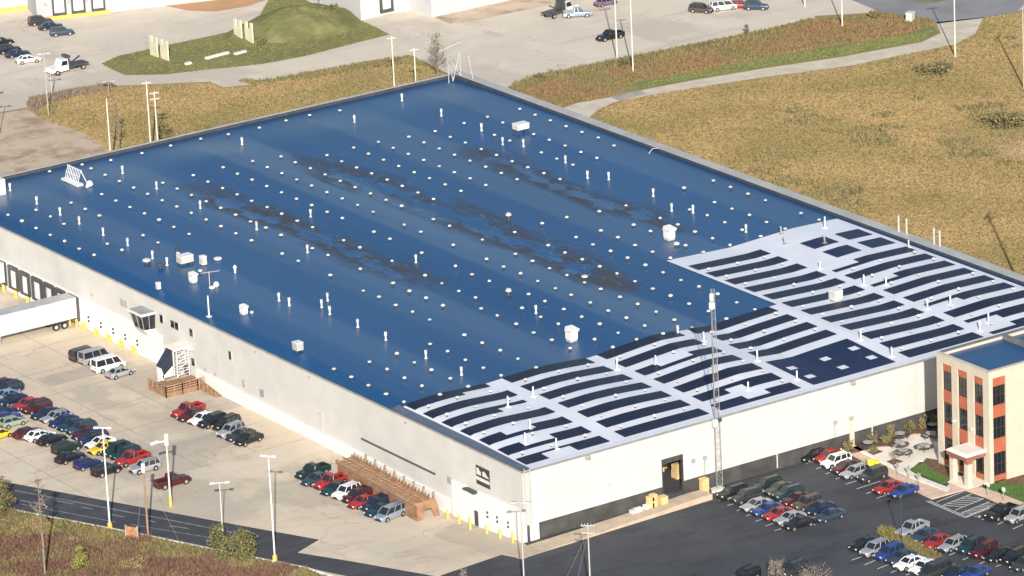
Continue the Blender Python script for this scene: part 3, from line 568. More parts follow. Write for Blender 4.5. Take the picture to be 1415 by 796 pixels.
for r, segs in {3: [(72.4, 77, 3, 5), (77, 85.8, 0, 5)], 4: [(72.4, 85.8, 0, 5)], 5: [(72.4, 77.2, 3, 5), (77.2, 85.8, 0, 5)], 6: [(72.4, 85.8, 0, 5)], 7: [(72.4, 85.8, 0, 5)], 8: [(72.6, 77.3, 0, 2), (77.3, 85.8, 0, 5)], 9: [(72.5, 85.8, 0, 5)], 10: [(72.6, 77.2, 0, 2), (77.2, 85.8, 0, 5)], 11: [(72.5, 77, 3, 5), (77, 85.8, 0, 5)]}.items():
    for q in segs: solar(r, *q)
# ---- vents: pixel positions read off the photograph, set down on the roof surface
VENT = {
(0,200):'269,143 446,106 494,127 602,82 771,44 927,3 571,162 648,196 726,231 802,265 881,300 960,334 1039,371 1120,407 1200,443 1281,480 1366,517 552,267 629,302 706,337 785,372 864,408 944,444 1027,481 386,313 463,347 540,383 196,352 274,390 347,426 43,379 119,415 196,452 273,488 351,525 430,562 511,598 583,537 663,573 777,492 858,529 967,590 884,205 962,237 1040,271 1120,306 1199,341 1280,377 1361,413 1050,164 1129,199 1209,234 1288,268 1367,303 1212,121 1290,156 1369,188 1373,87',
(700,200):'189,40 404,38 490,70 272,74 360,107 318,3 583,3 115,121 203,153 290,185 30,88 57,186 649,327 504,361 327,393 193,427 377,500 512,465 604,502 698,541 793,578 890,616 690,433 782,469 834,398 930,434 1023,470 1119,509 1214,546 1068,580 964,233 1123,193 1216,229 1311,263 1406,298 1129,309 1224,345 1319,382 1412,417 1090,383 1185,420 1280,460 1380,494 995,349 972,545 469,538 565,577 657,614 754,653 850,692 946,731 1045,770 44,472 226,546 317,584 411,622 506,661 600,701 697,740 794,778 48,589 141,629 233,668 328,707 76,700 169,739 265,776 511,780 423,745',
(700,400):'120,23 351,27 208,62 84,101 311,104 185,147 52,187 147,230 245,272 345,317 455,71 552,113 651,153 750,196 850,239 408,148 506,188 606,231 706,272 616,38 712,80 812,121 911,161 1010,204 891,34 991,74 1097,117 1194,156 1250,67 1348,104 1146,25 281,187 478,272 577,314 61,376 160,422',
(350,400):'683,38 773,81 865,121 958,161 848,9 938,46 1030,88 1116,6 1207,44 1237,100 1325,142 1146,245 1243,289 1341,332 960,292 1055,336 1152,380 1250,424 1346,468 780,349 875,394 968,437 1070,482 1167,526 631,390 727,434 821,480 916,524 1014,568 438,428 532,472 625,518 721,564 818,608 597,3',
(350,0):'33,692 178,653 306,624 470,598 680,769 845,741 927,772 988,711 1070,742 1152,773 1145,667 1272,633 1355,664 1310,731 1393,762',
(700,0):'72,590 155,622 238,652 323,684 409,715 498,746 583,779 147,727 232,758 17,762',
(0,0):'1240,728 1090,752 925,784 1407,690',
(1055,200):'12,297 204,370 302,405 22,417 118,454',
(350,200):'150,62 228,94 310,126 390,160 472,195 553,229 637,263 721,298 806,333 400,55 480,88 561,122 643,154 727,188 809,222 894,258 979,293 545,14 625,47 707,80 790,114 874,148 957,180 1042,214 1128,249 760,15 842,48 926,81 1010,115 1092,148 1178,181 1263,217 1010,19 1093,53 1177,85 1262,118 1347,152 76,120 155,153 236,187 317,220 400,256 483,290 567,325 651,361 73,223 153,257 235,292 317,327 401,363 484,398 655,471 742,510 915,586 75,337 155,374 239,409 322,446 491,518 579,558 754,631 820,434 910,469 1086,543 1267,620 1359,659 978,402 1066,440 1244,514 1098,660 1188,700 1282,740 933,710 1024,749 581,675 759,752 321,560 406,598 157,592 244,630 418,707 68,449 151,488 2,88 1238,22 1321,54 1408,88'}
pts = []
for (ox, oy), s in VENT.items():
    for q in s.split():
        x, y = map(float, q.split(',')); g = R(ox+x/3.9306, oy+y/3.9306, .32)
        if all((g[0]-k[0])**2+(g[1]-k[1])**2 > 1.4 for k in pts): pts.append(g)
COLX = [2.9, 7.1, 12.0, 17.2, 22.2, 26.6, 31.5, 36.8, 41.5, 45.7, 50.9, 55.8, 60.1, 64.8, 69.2, 74.5, 79, 84.7]
for i, x in enumerate(COLX):
    for r in range(12):
        y = T[r]-3.05
        if r < 5 and x < 59: continue
        if 43.5 < x < 57 and r >= 8: continue
        if x > 73 and r < 3: continue
        if (i*7+r*5) % 9 == 0 or y < .6: continue
        pts.append(np.array([x, y, zr(x, y)]))
pts = [np.array([p_[0], p_[1], zr(p_[0], p_[1])]) for p_ in pts]
pts.sort(key=lambda p_: float(np.dot(p_-CAM, FW)))
VENTM = mat('vent_white', (.60, .595, .57), .5, var=.25, scale=.9)
vm = MB(); vm.lathe([(.15, -.02), (.15, .22)], 8, mi=1); vm.lathe([(.11, .20), (.25, .24), (.26, .30), (.18, .40), (.05, .43)], 9); VM = vm.mesh('roof_vent', [VENTM, DGREY])  # dark stem colour stands in for the shadow beneath each white cap
for k, p_ in enumerate(pts[:300]): o = link('roof_vent', VM, wh, tuple(p_)); q = .85+.35*rng.random(); o.scale = (q, q, .8+.5*rng.random())
far = MB()
for p_ in pts[300:]:
    far.lathe([(.15, -.02), (.15, .22)], 8, tuple(p_), 1); far.lathe([(.11, .20), (.25, .24), (.26, .30), (.18, .40), (.05, .43)], 8, tuple(p_))
if pts[300:]: stuff(part('roof_vent', far, [VENTM, DGREY]))
print('vents', len(pts))
PIPE = {(0,200):'55,250 200,322 327,382 431,430 561,492 694,548 829,618 908,655 666,155 851,240 1088,345 1395,462',(0,0):'1315,786',(350,0):'808,548 550,665 1022,630 1240,710 1355,786',(350,200):'312,392 18,458 295,586 884,640',(700,200):'320,98 440,182 555,190 797,280 897,360 1013,370 1301,475 92,10',(700,400):'160,130 930,240',(350,400):'140,62 196,88 372,98 404,62 416,135 568,205 720,275 938,375 1131,465'}
pm = MB(); pm.cyl((0, 0, -.05), (0, 0, 1.0), .12, .12, 8); pm.cyl((0, 0, .62), (0, 0, 1.1), .18, .18, 8); pm.lathe([(.22, -.02), (.2, .06), (.13, .12)], 8); PM = pm.mesh('vent_pipe', VENTM)
for (ox, oy), s in PIPE.items():
    for q in s.split():
        x, y = map(float, q.split(',')); g = R(ox+x/3.9306, oy+y/3.9306); link('vent_pipe', PM, wh, tuple(g))
sp = MB(); sp.cyl((0, 0, -.05), (0, 0, 1.35), .10, .10, 8); sp.box(-.28, .28, -.28, .28, 0, .12); SPM = sp.mesh('vent_pipe', WHITE)
for px, py in ((1140, 309), (893+.0, 408)): pass
for x, y in ((4.9, 6.5), (7.2, 3.3), (8.0, 10.0), (10.5, 18.4), (15.0, 19.5), (33.2, 19.2), (36.6, 4.6), (42.8, 22.2), (43.4, 11.8), (43.6, 4.0), (57.6, 3.0), (57.9, 9.6), (72.0, 27.0), (74.0, 24.9), (72.0, 13.9), (75.0, 13.0), (72.0, 3.4), (74.6, 4.9), (85.9, 35.2), (82.6, 49.0), (28.9, 21.4), (71.8, 36.0)):
    o = link('vent_pipe', SPM, wh, (x, y, zr(x, y))); o.scale = (1, 1, .75+.5*((x*7.3) % 1))
for px, py in ((1080, 324), (1140, 337), (1085, 338)):
    g = R(px, py); part('roof_post', MB().bar((g[0], g[1], g[2]), (g[0]-.15, g[1], g[2]+1.2), .16).box(g[0]-.3, g[0]+.3, g[1]-.3, g[1]+.3, g[2]+.03, g[2]+.14), GREY)
# rooftop plant
def hood(px, py, s=1.0, m=WHITE, flip=1):
    g = R(px, py); x, y, z = g; mb = MB()
    mb.box(x-.55*s, x+.55*s, y-.55*s, y+.55*s, z-.1, z+.35*s, 1); mb.box(x-.6*s, x+.6*s, y-.6*s, y+.6*s, z+.35*s, z+1.35*s)
    mb.hexa([(x-.65*s, y-.75*s, z+1.35*s), (x+.65*s, y-.75*s, z+1.35*s), (x+.65*s, y+.7*s, z+1.35*s), (x-.65*s, y+.7*s, z+1.35*s)], [(x-.75*s, y-.95*s, z+1.75*s), (x+.75*s, y-.95*s, z+1.75*s), (x+.55*s, y+.6*s, z+2.0*s), (x-.55*s, y+.6*s, z+2.0*s)])
    return part('exhaust_hood', mb, [m, LGREY])
hood(925, 331, .95); hood(790, 471, .95); hood(337, 434, .65); hood(267, 390, .7)
def rtu(px, py, a, b, h, m=OFFW, legs=.35):
    x, y, z = R(px, py); mb = MB(); mb.box(x-a/2, x+a/2, y-b/2, y+b/2, z+legs, z+legs+h)
    for sx in (-.42, .42):
        for sy in (-.42, .42): mb.box(x+sx*a-.08, x+sx*a+.08, y+sy*b-.08, y+sy*b+.08, z-.05, z+legs, 1)
    mb.box(x-a/2-.03, x+a/2+.03, y-b/2-.03, y+b/2+.03, z+legs+h, z+legs+h+.08, 2)
    for k in range(4): mb.box(x-a/2-.02, x+a/2+.02, y-b/2-.02, y+b/2+.02, z+legs+h*(.2+.18*k), z+legs+h*(.2+.18*k)+.05, 3)
    return part('rooftop_unit', mb, [m, DGREY, WHITE, GREY])
rtu(256, 365, 1.9, 1.3, .9); rtu(720, 183, 2.0, 1.4, .75, WHITE, .6); rtu(1155, 415, 1.3, 1.3, 1.2, OFFW, .15); rtu(412, 486, 1.0, 1.1, .95, LGREY, .3); rtu(281, 366, .7, .8, 1.1, OFFW, .1)
rtu(219, 400, .5, .5, .8, WHITE, .1); rtu(267-.5+0, 384, .5, .5, .01, WHITE, .02)
def dome(px, py, r, h, m, base=DGREY, up=.3):
    x, y, z = R(px, py); part('domed_fan', MB().lathe([(r*.6, -.05), (r*.6, up)], 10, (x, y, z), 1).lathe([(r*.7, up), (r, up+.06), (r, up+.2), (r*.7, up+h*.8), (r*.2, up+h)], 12, (x, y, z)), [m, base])
dome(203, 364, .6, .45, LGREY); dome(222, 370, .45, .4, DGREY, DGREY); dome(245, 350, .45, .4, DGREY); dome(301, 359, .55, .2, WHITE, LGREY, .05); dome(703, 304, .42, .5, LGREY, DGREY, .6); dome(703, 408, .42, .5, LGREY, DGREY, .5)
dome(935, 340, .42, .4, OFFW, DGREY, .2); dome(277, 378, .3, .3, OFFW); dome(808, 384, .45, .3, OFFW, DGREY, .1); dome(124, 257, .5, .7, WHITE, WHITE, .1); dome(121, 259, .3, .3, WHITE, WHITE, .05)
dome(325, 377, .25, .5, WHITE, WHITE, .6); dome(348, 433, .25, .2, OFFW, OFFW, .05); dome(293, 399, .4, .35, WHITE, WHITE, .05); dome(299, 396, .4, .6, WHITE, WHITE, .1); dome(1281-.0, 405, .01, .01, WHITE)
# antenna on the roof
x, y, z = R(290, 396); an = MB(); an.cyl((x, y, z), (x, y, z+2.0), .06); an.bar((x-.9, y+.6, z+1.9), (x+1.2, y-.7, z+2.1), .06)
for k in range(5): an.bar((x-.9+k*.5, y+.6-k*.31-.3, z+1.92+k*.05), (x-.9+k*.5+.1, y+.6-k*.31+.35, z+1.92+k*.05), .04)
part('roof_antenna', an, LGREY)
x, y, z = R(289, 438); part('roof_mast', MB().cyl((x, y, z), (x, y, z+2.9), .11, .09).box(x-.3, x+.3, y-.3, y+.3, z, z+.12), WHITE)
# tilted ladder rack near the back corner
x, y, z = R(100, 253); rk = MB(); rk.box(x-.5, x+.5, y-2.3, y+2.3, z+.05, z+.35)
for k in range(9):
    yy = y-1.9+k*.45; rk.bar((x-.2, yy, z+.35), (x+.5, yy+.1, z+2.2), .07)
rk.bar((x+.5, y-2, z+2.15), (x+.5, y+2, z+2.15), .12); rk.bar((x+.15, y-2, z+1.3), (x+.15, y+2, z+1.3), .08)
for yy in (y-1.8, y+1.8): rk.bar((x+1.4, yy, z), (x+.5, yy, z+2.1), .1)
part('roof_rack', rk, WHITE)
x, y, z = G(6, 271, 9.0); part('roof_enclosure', MB().box(5.2, 7.3, 139.2, 146.2, 9.0, 11.6), WHITE, label='white box at the far left end of the roof')
# pipes on the field parapet and H-frame at the far corner
for yv in (40.7, 39.0, 33.2, 32.0): part('parapet_pipe', MB().cyl((WD-.3, yv, 9.7), (WD-.3, yv, 12.0), .13), LGREY)
hf = MB()
for (a, b) in (((85.2, 144.2, 9.1), (85.2, 144.2, 13.4)), ((87.6, 144.6, 9.1), (87.6, 144.6, 13.6)), ((87.9, 141.6, 9.1), (87.7, 142.4, 13.2)), ((85.2, 144.2, 13.4), (87.6, 144.6, 13.6)), ((87.6, 144.6, 13.6), (87.7, 142.4, 13.2)), ((85.2, 144.2, 13.2), (87.6, 144.6, 9.6)), ((87.6, 144.6, 13.4), (86.0, 144.3, 9.2)), ((86.0, 144.3, 9.2), (85.6, 144.2, 11.6)), ((83.8, 144.5, 14.2), (87.8, 144.3, 15.0))): hf.bar(a, b, .11)
part('roof_frame', hf, LGREY)
for k in range(26):
    pass
# lightning-rod style cable on the parapet
q = G(909, 207, 9.75); part('parapet_cable', MB().bar((q[0]-1.6, q[1], 9.5), (q[0]-.8, q[1]+.1, 10.1), .07).bar((q[0]-.8, q[1]+.1, 10.1), (q[0]+.2, q[1]+.2, 9.9), .07), OFFW)

# ================================================================== OFFICE BUILDING
of = thing('office_building', 'cream three-storey office block with orange panels and tall dark windows', 'office building', (53.3, -21.2, 0))
OX, OY = 53.3, -21.2
def opart(name, mb, m, parent=None): return mb.build(name, m, parent or of)
OW, OD, OH = 24.0, 9.9, 14.35        # along the front, along the left side
# left face: three bays; local coordinates
bays = [(1.15, 2.9), (4.15, 5.95), (7.1, 8.85)]
wl = MB(); ed = [0]+[v for b in bays for v in b]+[OD]
for a, b in zip(ed[0::2], ed[1::2]): wl.box(0, .45, a, b, 0, 13.35)
wl.box(0, .45, 0, OD, 13.35, OH)
opart('wall', wl, BRICKC)
fb = [(.6, 2.6), (6.2, 8.2), (10.4, 12.4), (14.6, 16.6)]; ed = [.45]+[v for b in fb for v in b]+[OW]
wf = MB()
for a, b in zip(ed[0::2], ed[1::2]): wf.box(a, b, 0, .45, 0, 13.5)
wf.box(.45, OW, 0, .45, 13.5, OH); opart('wall', wf, BRICKC)
opart('wall', MB().box(.45, OW, OD-.4, OD, 0, OH), BRICKC); opart('wall', MB().box(OW-.4, OW, .45, OD-.4, 0, OH), BRICKC)
lev = [(.3, 1.0, 'p'), (1.0, 3.9, 'w'), (3.9, 5.7, 'p'), (5.7, 8.4, 'w'), (8.4, 9.95, 'p'), (9.95, 12.4, 'w'), (12.4, 13.5, 'p')]
def bay(axis, a, b):
    for z0, z1, k in lev:
        z1 = min(z1, 13.349) if axis == 'x' else z1
        if k == 'p':
            q = (.12, .4, a, b, z0, z1) if axis == 'x' else (a, b, .12, .4, z0, z1)
            opart('spandrel_panel', MB().box(*q), ORANGE)
        else:
            q = (.25, .4, a, b, z0, z1) if axis == 'x' else (a, b, .25, .4, z0, z1)
            o = opart('window', MB().box(*q), GLASS); f = MB()
            for t in (0, .33, .67, 1):
                c = a+(b-a)*t; f.box(*((.19, .26, c-.035, c+.035, z0, z1) if axis == 'x' else (c-.035, c+.035, .19, .26, z0, z1)))
            for zz in (z0+.04, z0+(z1-z0)*.5, z1-.04): f.box(*((.2, .255, a, b, zz-.035, zz+.035) if axis == 'x' else (a, b, .2, .255, zz-.035, zz+.035)))
            opart('window_frame', f, mat('frame_brown', (.05, .043, .038), .5) if 'frame_brown' not in bpy.data.materials else bpy.data.materials['frame_brown'], o)
for a, b in bays: bay('x', a, b)
for a, b in fb: bay('y', a, b)
opart('base_course', MB().box(.02, .43, .45, 8.9, 0, .3), BRICKC)
# roofs
opart('roof', MB().box(.45, 10.0, .45, OD-.4, 13.7, 13.95), ROOFM); opart('roof', MB().box(10.4, OW-.4, .45, OD-.4, 13.6, 13.9), ROOFM)
cpz = MB(); t = .5; cpz.box(-.06, t, -.06, OD+.06, OH, OH+.1); cpz.box(t, OW, -.06, t, OH, OH+.1); opart('coping', cpz, BRICKC)
cpz = MB(); cpz.box(t, OW, OD-.5, OD+.06, OH, OH+.12); cpz.box(9.9, 10.5, t, OD-.5, 13.5, OH+.12); opart('coping', cpz, mat('dark_coping', (.16, .155, .15), .5))
for x, y in ((8.9, 1.6), (13.5, 5.0)): opart('roof_vent', MB().cyl((x, y, 13.9), (x, y, 14.7), .12).lathe([(.12, .75), (.22, .8), (.1, .95)], 8, (x, y, 13.9)), WHITE)
# link to the warehouse behind the office
opart('rear_wing', MB().box(10.0, OW, OD, 20.9, 0, 8.0), BRICKC)
# entrance canopy
cn = opart('entrance_canopy', MB().hexa([(-3.0, .8, 3.55), (.1, .8, 3.55), (.1, 4.5, 3.55), (-3.0, 4.5, 3.55)], [(-3.1, .7, 4.1), (.1, .7, 4.1), (.1, 4.6, 4.1), (-3.1, 4.6, 4.1)]), CANR)
opart('canopy_roof', MB().hexa([(-3.15, .65, 4.1), (.1, .65, 4.1), (.1, 4.65, 4.1), (-3.15, 4.65, 4.1)], [(-2.6, 1.0, 4.35), (.1, 1.0, 4.35), (.1, 4.3, 4.35), (-2.6, 4.3, 4.35)]), CANW, cn)
for y in (1.2, 4.0): opart('canopy_column', MB().box(-2.75, -2.05, y-.33, y+.33, 0, 3.1), BRICKC); opart('column_cap', MB().box(-2.8, -2.0, y-.38, y+.38, 3.1, 3.55), CANR)
opart('entrance_door', MB().box(.2, .26, 2.0, 3.4, .1, 2.5), GLASS)
opart('entrance_floor', MB().box(-3.2, 0, .6, 4.6, 0, .16), PLAZA)
for y, z in ((6.6, 6.4), (3.2, 6.3)): opart('wall_light', MB().box(-.35, .0, y-.15, y+.15, z, z+.25), OFFW)

# ================================================================== PATIO TABLES, SIGNS, BOLLARDS
def patio_table():
    t = thing('patio_table', 'dark round picnic table with curved benches on the pale plaza', 'picnic table', (0, 0, 0), 0, 'round picnic tables on the plaza')
    MB().lathe([(.62, .70), (.64, .72), (.64, .76), (.60, .77)], 14).build('table_top', GREY, t)
    p = MB(); p.cyl((0, 0, 0), (0, 0, .7), .07)
    for k in range(4):
        a = k*math.pi/2+.4; p.bar((0, 0, .25), (1.0*math.cos(a), 1.0*math.sin(a), .30), .07); p.bar((.95*math.cos(a), .95*math.sin(a), 0), (.95*math.cos(a), .95*math.sin(a), .42), .07)
    p.build('table_frame', DGREY, t)
    for k in range(4):
        m = MB(); a0 = k*math.pi/2+.4-.62
        for i in range(6):
            a, b = a0+i*.207, a0+(i+1)*.207; q = [(r*math.cos(u), r*math.sin(u)) for u, r in ((a, .85), (a, 1.22), (b, 1.22), (b, .85))]
            m.hexa([(x, y, .42) for x, y in q], [(x, y, .48) for x, y in q])
        m.build('bench', DGREY, t)
    return t
pt = None
for k, ((px, py), lb_) in enumerate([((450, 360), 'round picnic table nearest the cream pier of the front wall'), ((740, 360), 'round picnic table behind the one nearest the sapling on the plaza'), ((775, 432), 'round picnic table beside the sapling at the middle of the plaza'), ((965, 382), 'round picnic table standing alone nearest the office lawn'), ((1025, 275), 'round picnic table at the shaded edge beside the office corner'), ((745, 278), 'round picnic table next to the small tree near the wall planting'), ((1040, 195), 'round picnic table in the shade behind the office corner')]):
    g = G(1130+px/6.633, 560+py/6.633, .45); loc = (g[0], g[1]-.2, .12)
    if pt is None: pt = patio_table(); pt.location = loc; pt['label'] = lb_
    else: dup(pt, loc, k*.7, lb_)
def bollard(loc, label, h=1.1, r=.11, group='yellow bollards'):
    o = MB().cyl((0, 0, -.1), (0, 0, h-.08), r).lathe([(r, h-.08), (r*.7, h-.02), (.02, h)], 8).build('yellow_bollard', YELLOW, None, loc); tag(o, label, 'bollard', group); return o
bo = bollard((-1.1, 107.4, zg(-1.1, 107)), 'yellow bollard at the loading docks by the trailer', 1.3, .16)
BOLL = []
ORD = ['first', 'second', 'third', 'fourth', 'fifth', 'sixth']
for k, y in enumerate((126.2, 122.8, 119.4, 116, 112.7)):
    for d, w_ in ((.35, 'left'), (0, 'right')): BOLL.append((-.9, y+d, f'{w_} yellow post between docks {ORD[k]} and {ORD[k+1]} from the photo edge', 1.0))
BOLL.append((-.75, 106.2, 'yellow post between the trailer rear and the plain white dock doors', 1.1))
for k, y in enumerate((103.9, 100.5, 97.2, 93.9, 90.6)):
    for d, w_ in ((.7, 'left'), (0, 'right')): BOLL.append((-.75, y+d, f'{w_} post of the {ORD[k]} yellow pair from the trailer, by white dock doors', 1.1))
BOLL += [(-1.0, 73.6, 'yellow post at the end of the timber ramp by the low white wall', 1.2)]
BOLL += [(-1.2, 14.9, 'yellow post at the left edge of the white corner panel', 1.2), (-1.2, 12.4, 'yellow post left of the open white loading door', 1.2), (-1.5, 9.6, 'tall yellow post right of the open white loading door', 1.7), (-1.1, 6.6, 'yellow post between the corner dock lights', 1.1), (-1.0, 3.9, 'yellow post second from the front corner', 1.1), (-1.0, 1.2, 'yellow post nearest the front corner', 1.3)]
for x, y, lb_, s in BOLL:
    c = bo.copy(); COL.objects.link(c); c.location = (x, y, zg(x, y)); c.scale = (1, 1, s/1.3); c['label'] = lb_
ck = MB()
for i, (px, py) in enumerate([(478, 562), (508, 566), (545, 574)]):
    g = G(1130+px/6.633, 560+py/6.633, .2); lb_ = ['left yellow drum on the pavement behind the silver wagon', 'middle yellow drum on the pavement behind the silver wagon', 'right yellow drum on the pavement behind the silver wagon'][i]
    tag(MB().lathe([(.30, 0), (.33, .05), (.33, .3), (.35, .34), (.33, .38), (.33, .75), (.36, .8), (.33, .84), (.30, 1.0), (.1, 1.02)], 10).build('yellow_drum', mat('yellow_plastic', (.80, .66, .05), .5) if i == 0 else bpy.data.materials['yellow_plastic'], None, (g[0], g[1], .14)), lb_, 'drum', 'yellow drums on the pavement')
g = G(1144.5, 618, .3); tag(MB().lathe([(.16, 0), (.16, .5), (.2, .55), (.2, .62), (.15, .75), (.05, .85)], 8).build('fire_hydrant', YELLOW, None, (g[0], -1.0, .05)), 'small yellow hydrant at the foot of the dark base by the cream pier', 'hydrant')
def signpost(px, py, label, white=False):
    g = G(px, py); t = thing('sign_post', label, 'sign post', (g[0], g[1], .12), 0, 'sign posts along the pavement')
    MB().cyl((0, 0, 0), (0, 0, 1.7), .05).build('post', GREY, t); MB().box(-.04, .04, -.25, .25, 1.25, 1.75).build('sign_plate', WHITE if white else LGREY, t)
    MB().box(-.05, -.04, -.2, .2, 1.3, 1.7).build('sign_back', WHITE if white else GREY, t)
for px, py, lb_, wv in [(1241, 660, 'sign post on the pavement behind the red car', False), (1256, 664, 'sign post on the pavement left of the blue car', False), (1270, 674, 'sign post on the pavement at the right end of the stalls', False), (1365.5, 687, 'white sign post at the entrance by the hatched stalls', True), (1387, 694, 'white sign post on the pavement behind the black pickup', True), (1337, 673, 'white sign post beside the entrance canopy', True)]: signpost(px, py, lb_, wv)
# crates, cabinet and bins by the loading door
def crate(px, py, a, b, h, label, m=TANBOX, z=.7, name='tan_crate'):
    g = G(px, py, z+.2); y = min(g[1], -1.35)
    o = MB().box(-a/2, a/2, -b/2, b/2, 0, h).box(-a/2-.03, a/2+.03, -b/2-.03, b/2+.03, h, h+.06).box(-a/2-.02, a/2+.02, -b/2-.02, b/2+.02, h*.45, h*.53).build(name, m, None, (g[0], y, z)); tag(o, label, 'crate'); return o
crate(896, 698, .75, .7, 1.35, 'taller tan crate left of the loading door', TANBOX, .52); crate(902, 697, .7, .7, 1.5, 'tall tan crate stack beside the low box', TANBOX, .55); crate(911, 691, 1.0, .9, .85, 'low tan box next to the loading door', TANBOX, .62)
crate(871, 706, .6, .6, .4, 'small pale box leftmost on the footpath', OFFW, .40, 'pale_box'); crate(880, 704, .9, .6, .45, 'flat white box on the footpath', WHITE, .42, 'pale_box'); crate(889, 700, .5, .6, .5, 'little white box next to the tan crates', WHITE, .46, 'pale_box')
def plain(name, mb, m, loc, label, cat, rz=0, group=None):
    o = link(name, mb.mesh(name, m), None, loc, rz); return tag(o, label, cat, group)
plain('transformer_cabinet', MB().box(-.45, .45, -.4, .4, 0, 2.0).box(-.5, .5, -.45, .45, 2.0, 2.1).box(-.42, -.02, -.42, -.40, .2, 1.8).box(.02, .42, -.42, -.40, .2, 1.8), TANBOX, (25.4, -1.1, .05), 'tall tan metal cabinet beside the loading door against the dark base', 'cabinet')
plain('white_rock', MB().lathe([(.2, 0), (.3, .12), (.22, .28), (.05, .34)], 7), OFFW, (26.6, -1.3, .03), 'small white boulder on the asphalt left of the mast', 'boulder')
for k, (x, y, z, a, h) in enumerate(((24.2, 7.2, .93, 1.7, 3.4), (25.3, 3.9, .93, 1.5, 1.9), (27.2, 8.4, .93, 2.2, 4.4), (25.2, 8.0, .93, 1.6, 3.6))):
    plain('stacked_carton', MB().box(-a/2, a/2, -.6, .6, 0, h*.48).box(-a/2+.05, a/2-.03, -.55, .58, h*.5, h), TANBOX, (x, y, z), ['low brown cartons just inside the loading door', 'brown cartons at the right inside the loading door', 'tallest brown carton stack deep inside the loading door', 'medium brown carton stack inside the loading door'][k], 'cartons')

# ================================================================== MASTS AND POLES
def lattice():
    t = thing('lattice_mast', 'tall slender steel lattice mast in front of the warehouse wall', 'mast', (27.7, -.9, 0))
    m = MB(); hh = 25.6; c = [(.42, -.25), (-.42, -.25), (0, .5)]
    for (x, y) in c: m.bar((x, y, 0), (x*.55, y*.55, hh), .06)
    m.build('mast_leg', GREY, t); b = MB(); nz = 34
    for k in range(nz):
        z0, z1 = k*hh/nz, (k+1)*hh/nz
        for i in range(3):
            p, q = c[i], c[(i+1) % 3]; s0 = 1-.45*z0/hh; s1 = 1-.45*z1/hh
            if k % 2: p, q = q, p
            b.bar((p[0]*s0, p[1]*s0, z0), (q[0]*s1, q[1]*s1, z1), .022); b.bar((p[0]*s1, p[1]*s1, z1), (q[0]*s1, q[1]*s1, z1), .02)
    b.build('mast_bracing', GREY, t)
    for z, r, h in ((24.6, .26, .9), (23.6, .36, .8)): MB().lathe([(r*.9, 0), (r, .08), (r, h-.08), (r*.9, h)], 12, (-.35, -.35, z-.3)).build('antenna_drum', WHITE, t)
    MB().box(-.5, .05, -.45, -.05, 15.2, 16.2).build('antenna_box', GREY, t); MB().box(-.6, -.1, -.4, 0, 8.3, 9.2).build('antenna_box', WHITE, t); MB().box(.2, .6, -.3, .0, 8.8, 9.2).build('antenna_box', DGREY, t)
    MB().box(-.7, .7, -.5, .7, -.05, .25).build('mast_footing', CURB, t)
lattice()
def lamp(name, base, h, label, m, heads=2, r=.13, yb=True, arm=.9, az=.7, headm=None, group='light poles'):
    t = thing(name, label, 'light pole', tuple(base), az, group)
    MB().cyl((0, 0, 0), (0, 0, h), r*.8, r*.5).build('pole', m, t)
    if yb: MB().lathe([(.29, -.1), (.29, .6), (.24, .7), (.05, .72)], 10).build('pole_base', YELLOW, t)
    a = MB(); a.bar((-arm if heads > 1 else 0, 0, h-.05), (arm, 0, h-.05), .10); a.build('lamp_arm', m, t)
    for s in ((-1, 1) if heads > 1 else (1,)):
        MB().hexa([(s*arm-.3, -.17, h-.12), (s*arm+.3, -.17, h-.12), (s*arm+.3, .17, h-.12), (s*arm-.3, .17, h-.12)], [(s*arm-.26, -.15, h+.08), (s*arm+.26, -.15, h+.08), (s*arm+.26, .15, h+.08), (s*arm-.26, .15, h+.08)]).build('lamp_head', headm or m, t)
    return t
lamp('light_pole', P(152, 730), 12.9, 'tall white light pole with yellow base by the road, near the timber sign', WHITE, 2, .15, az=-.75, arm=.8)
lamp('light_pole', P(380, 775), 13.2, 'tall white twin-head light pole with yellow base right of the green shrub', WHITE, 2, .14, az=-.9, arm=.7)
g = G(719, 694, 12.0); lamp('light_pole', (g[0], g[1], 0), 12.0, 'grey light pole standing in front of the warehouse corner', LGREY, 2, .13, False, .8, -.7)
lamp('light_pole', P(308, 738), 6.6, 'short pale light pole with two lamp arms behind the green shrub', PALEP, 2, .10, False, .9, -.5)
g = P(236, 700); t = thing('light_pole', 'tan pole with yellow base and white lamp beside the maroon pickup', 'light pole', tuple(g), 0, 'light poles')
MB().cyl((0, 0, 0), (0, 0, 9.2), .12, .09).build('pole', PALEP, t); MB().lathe([(.18, 0), (.18, 1.5), (.12, 1.55)], 8).build('pole_base', YELLOW, t)
MB().bar((-1.6, 1.0, 8.3), (0, 0, 8.5), .16).bar((-1.6, 1.0, 8.2), (-.8, .5, 8.5), .3).build('lamp_arm', WHITE, t); MB().box(-.18, .18, -.18, .18, 7.9, 9.4).build('lamp_head', WHITE, t)
lamp('light_pole', P(1246, 753), 6.1, 'dark slim light pole in the planted strip by the silver pickup', DGREY, 1, .08, False, .5, .7)
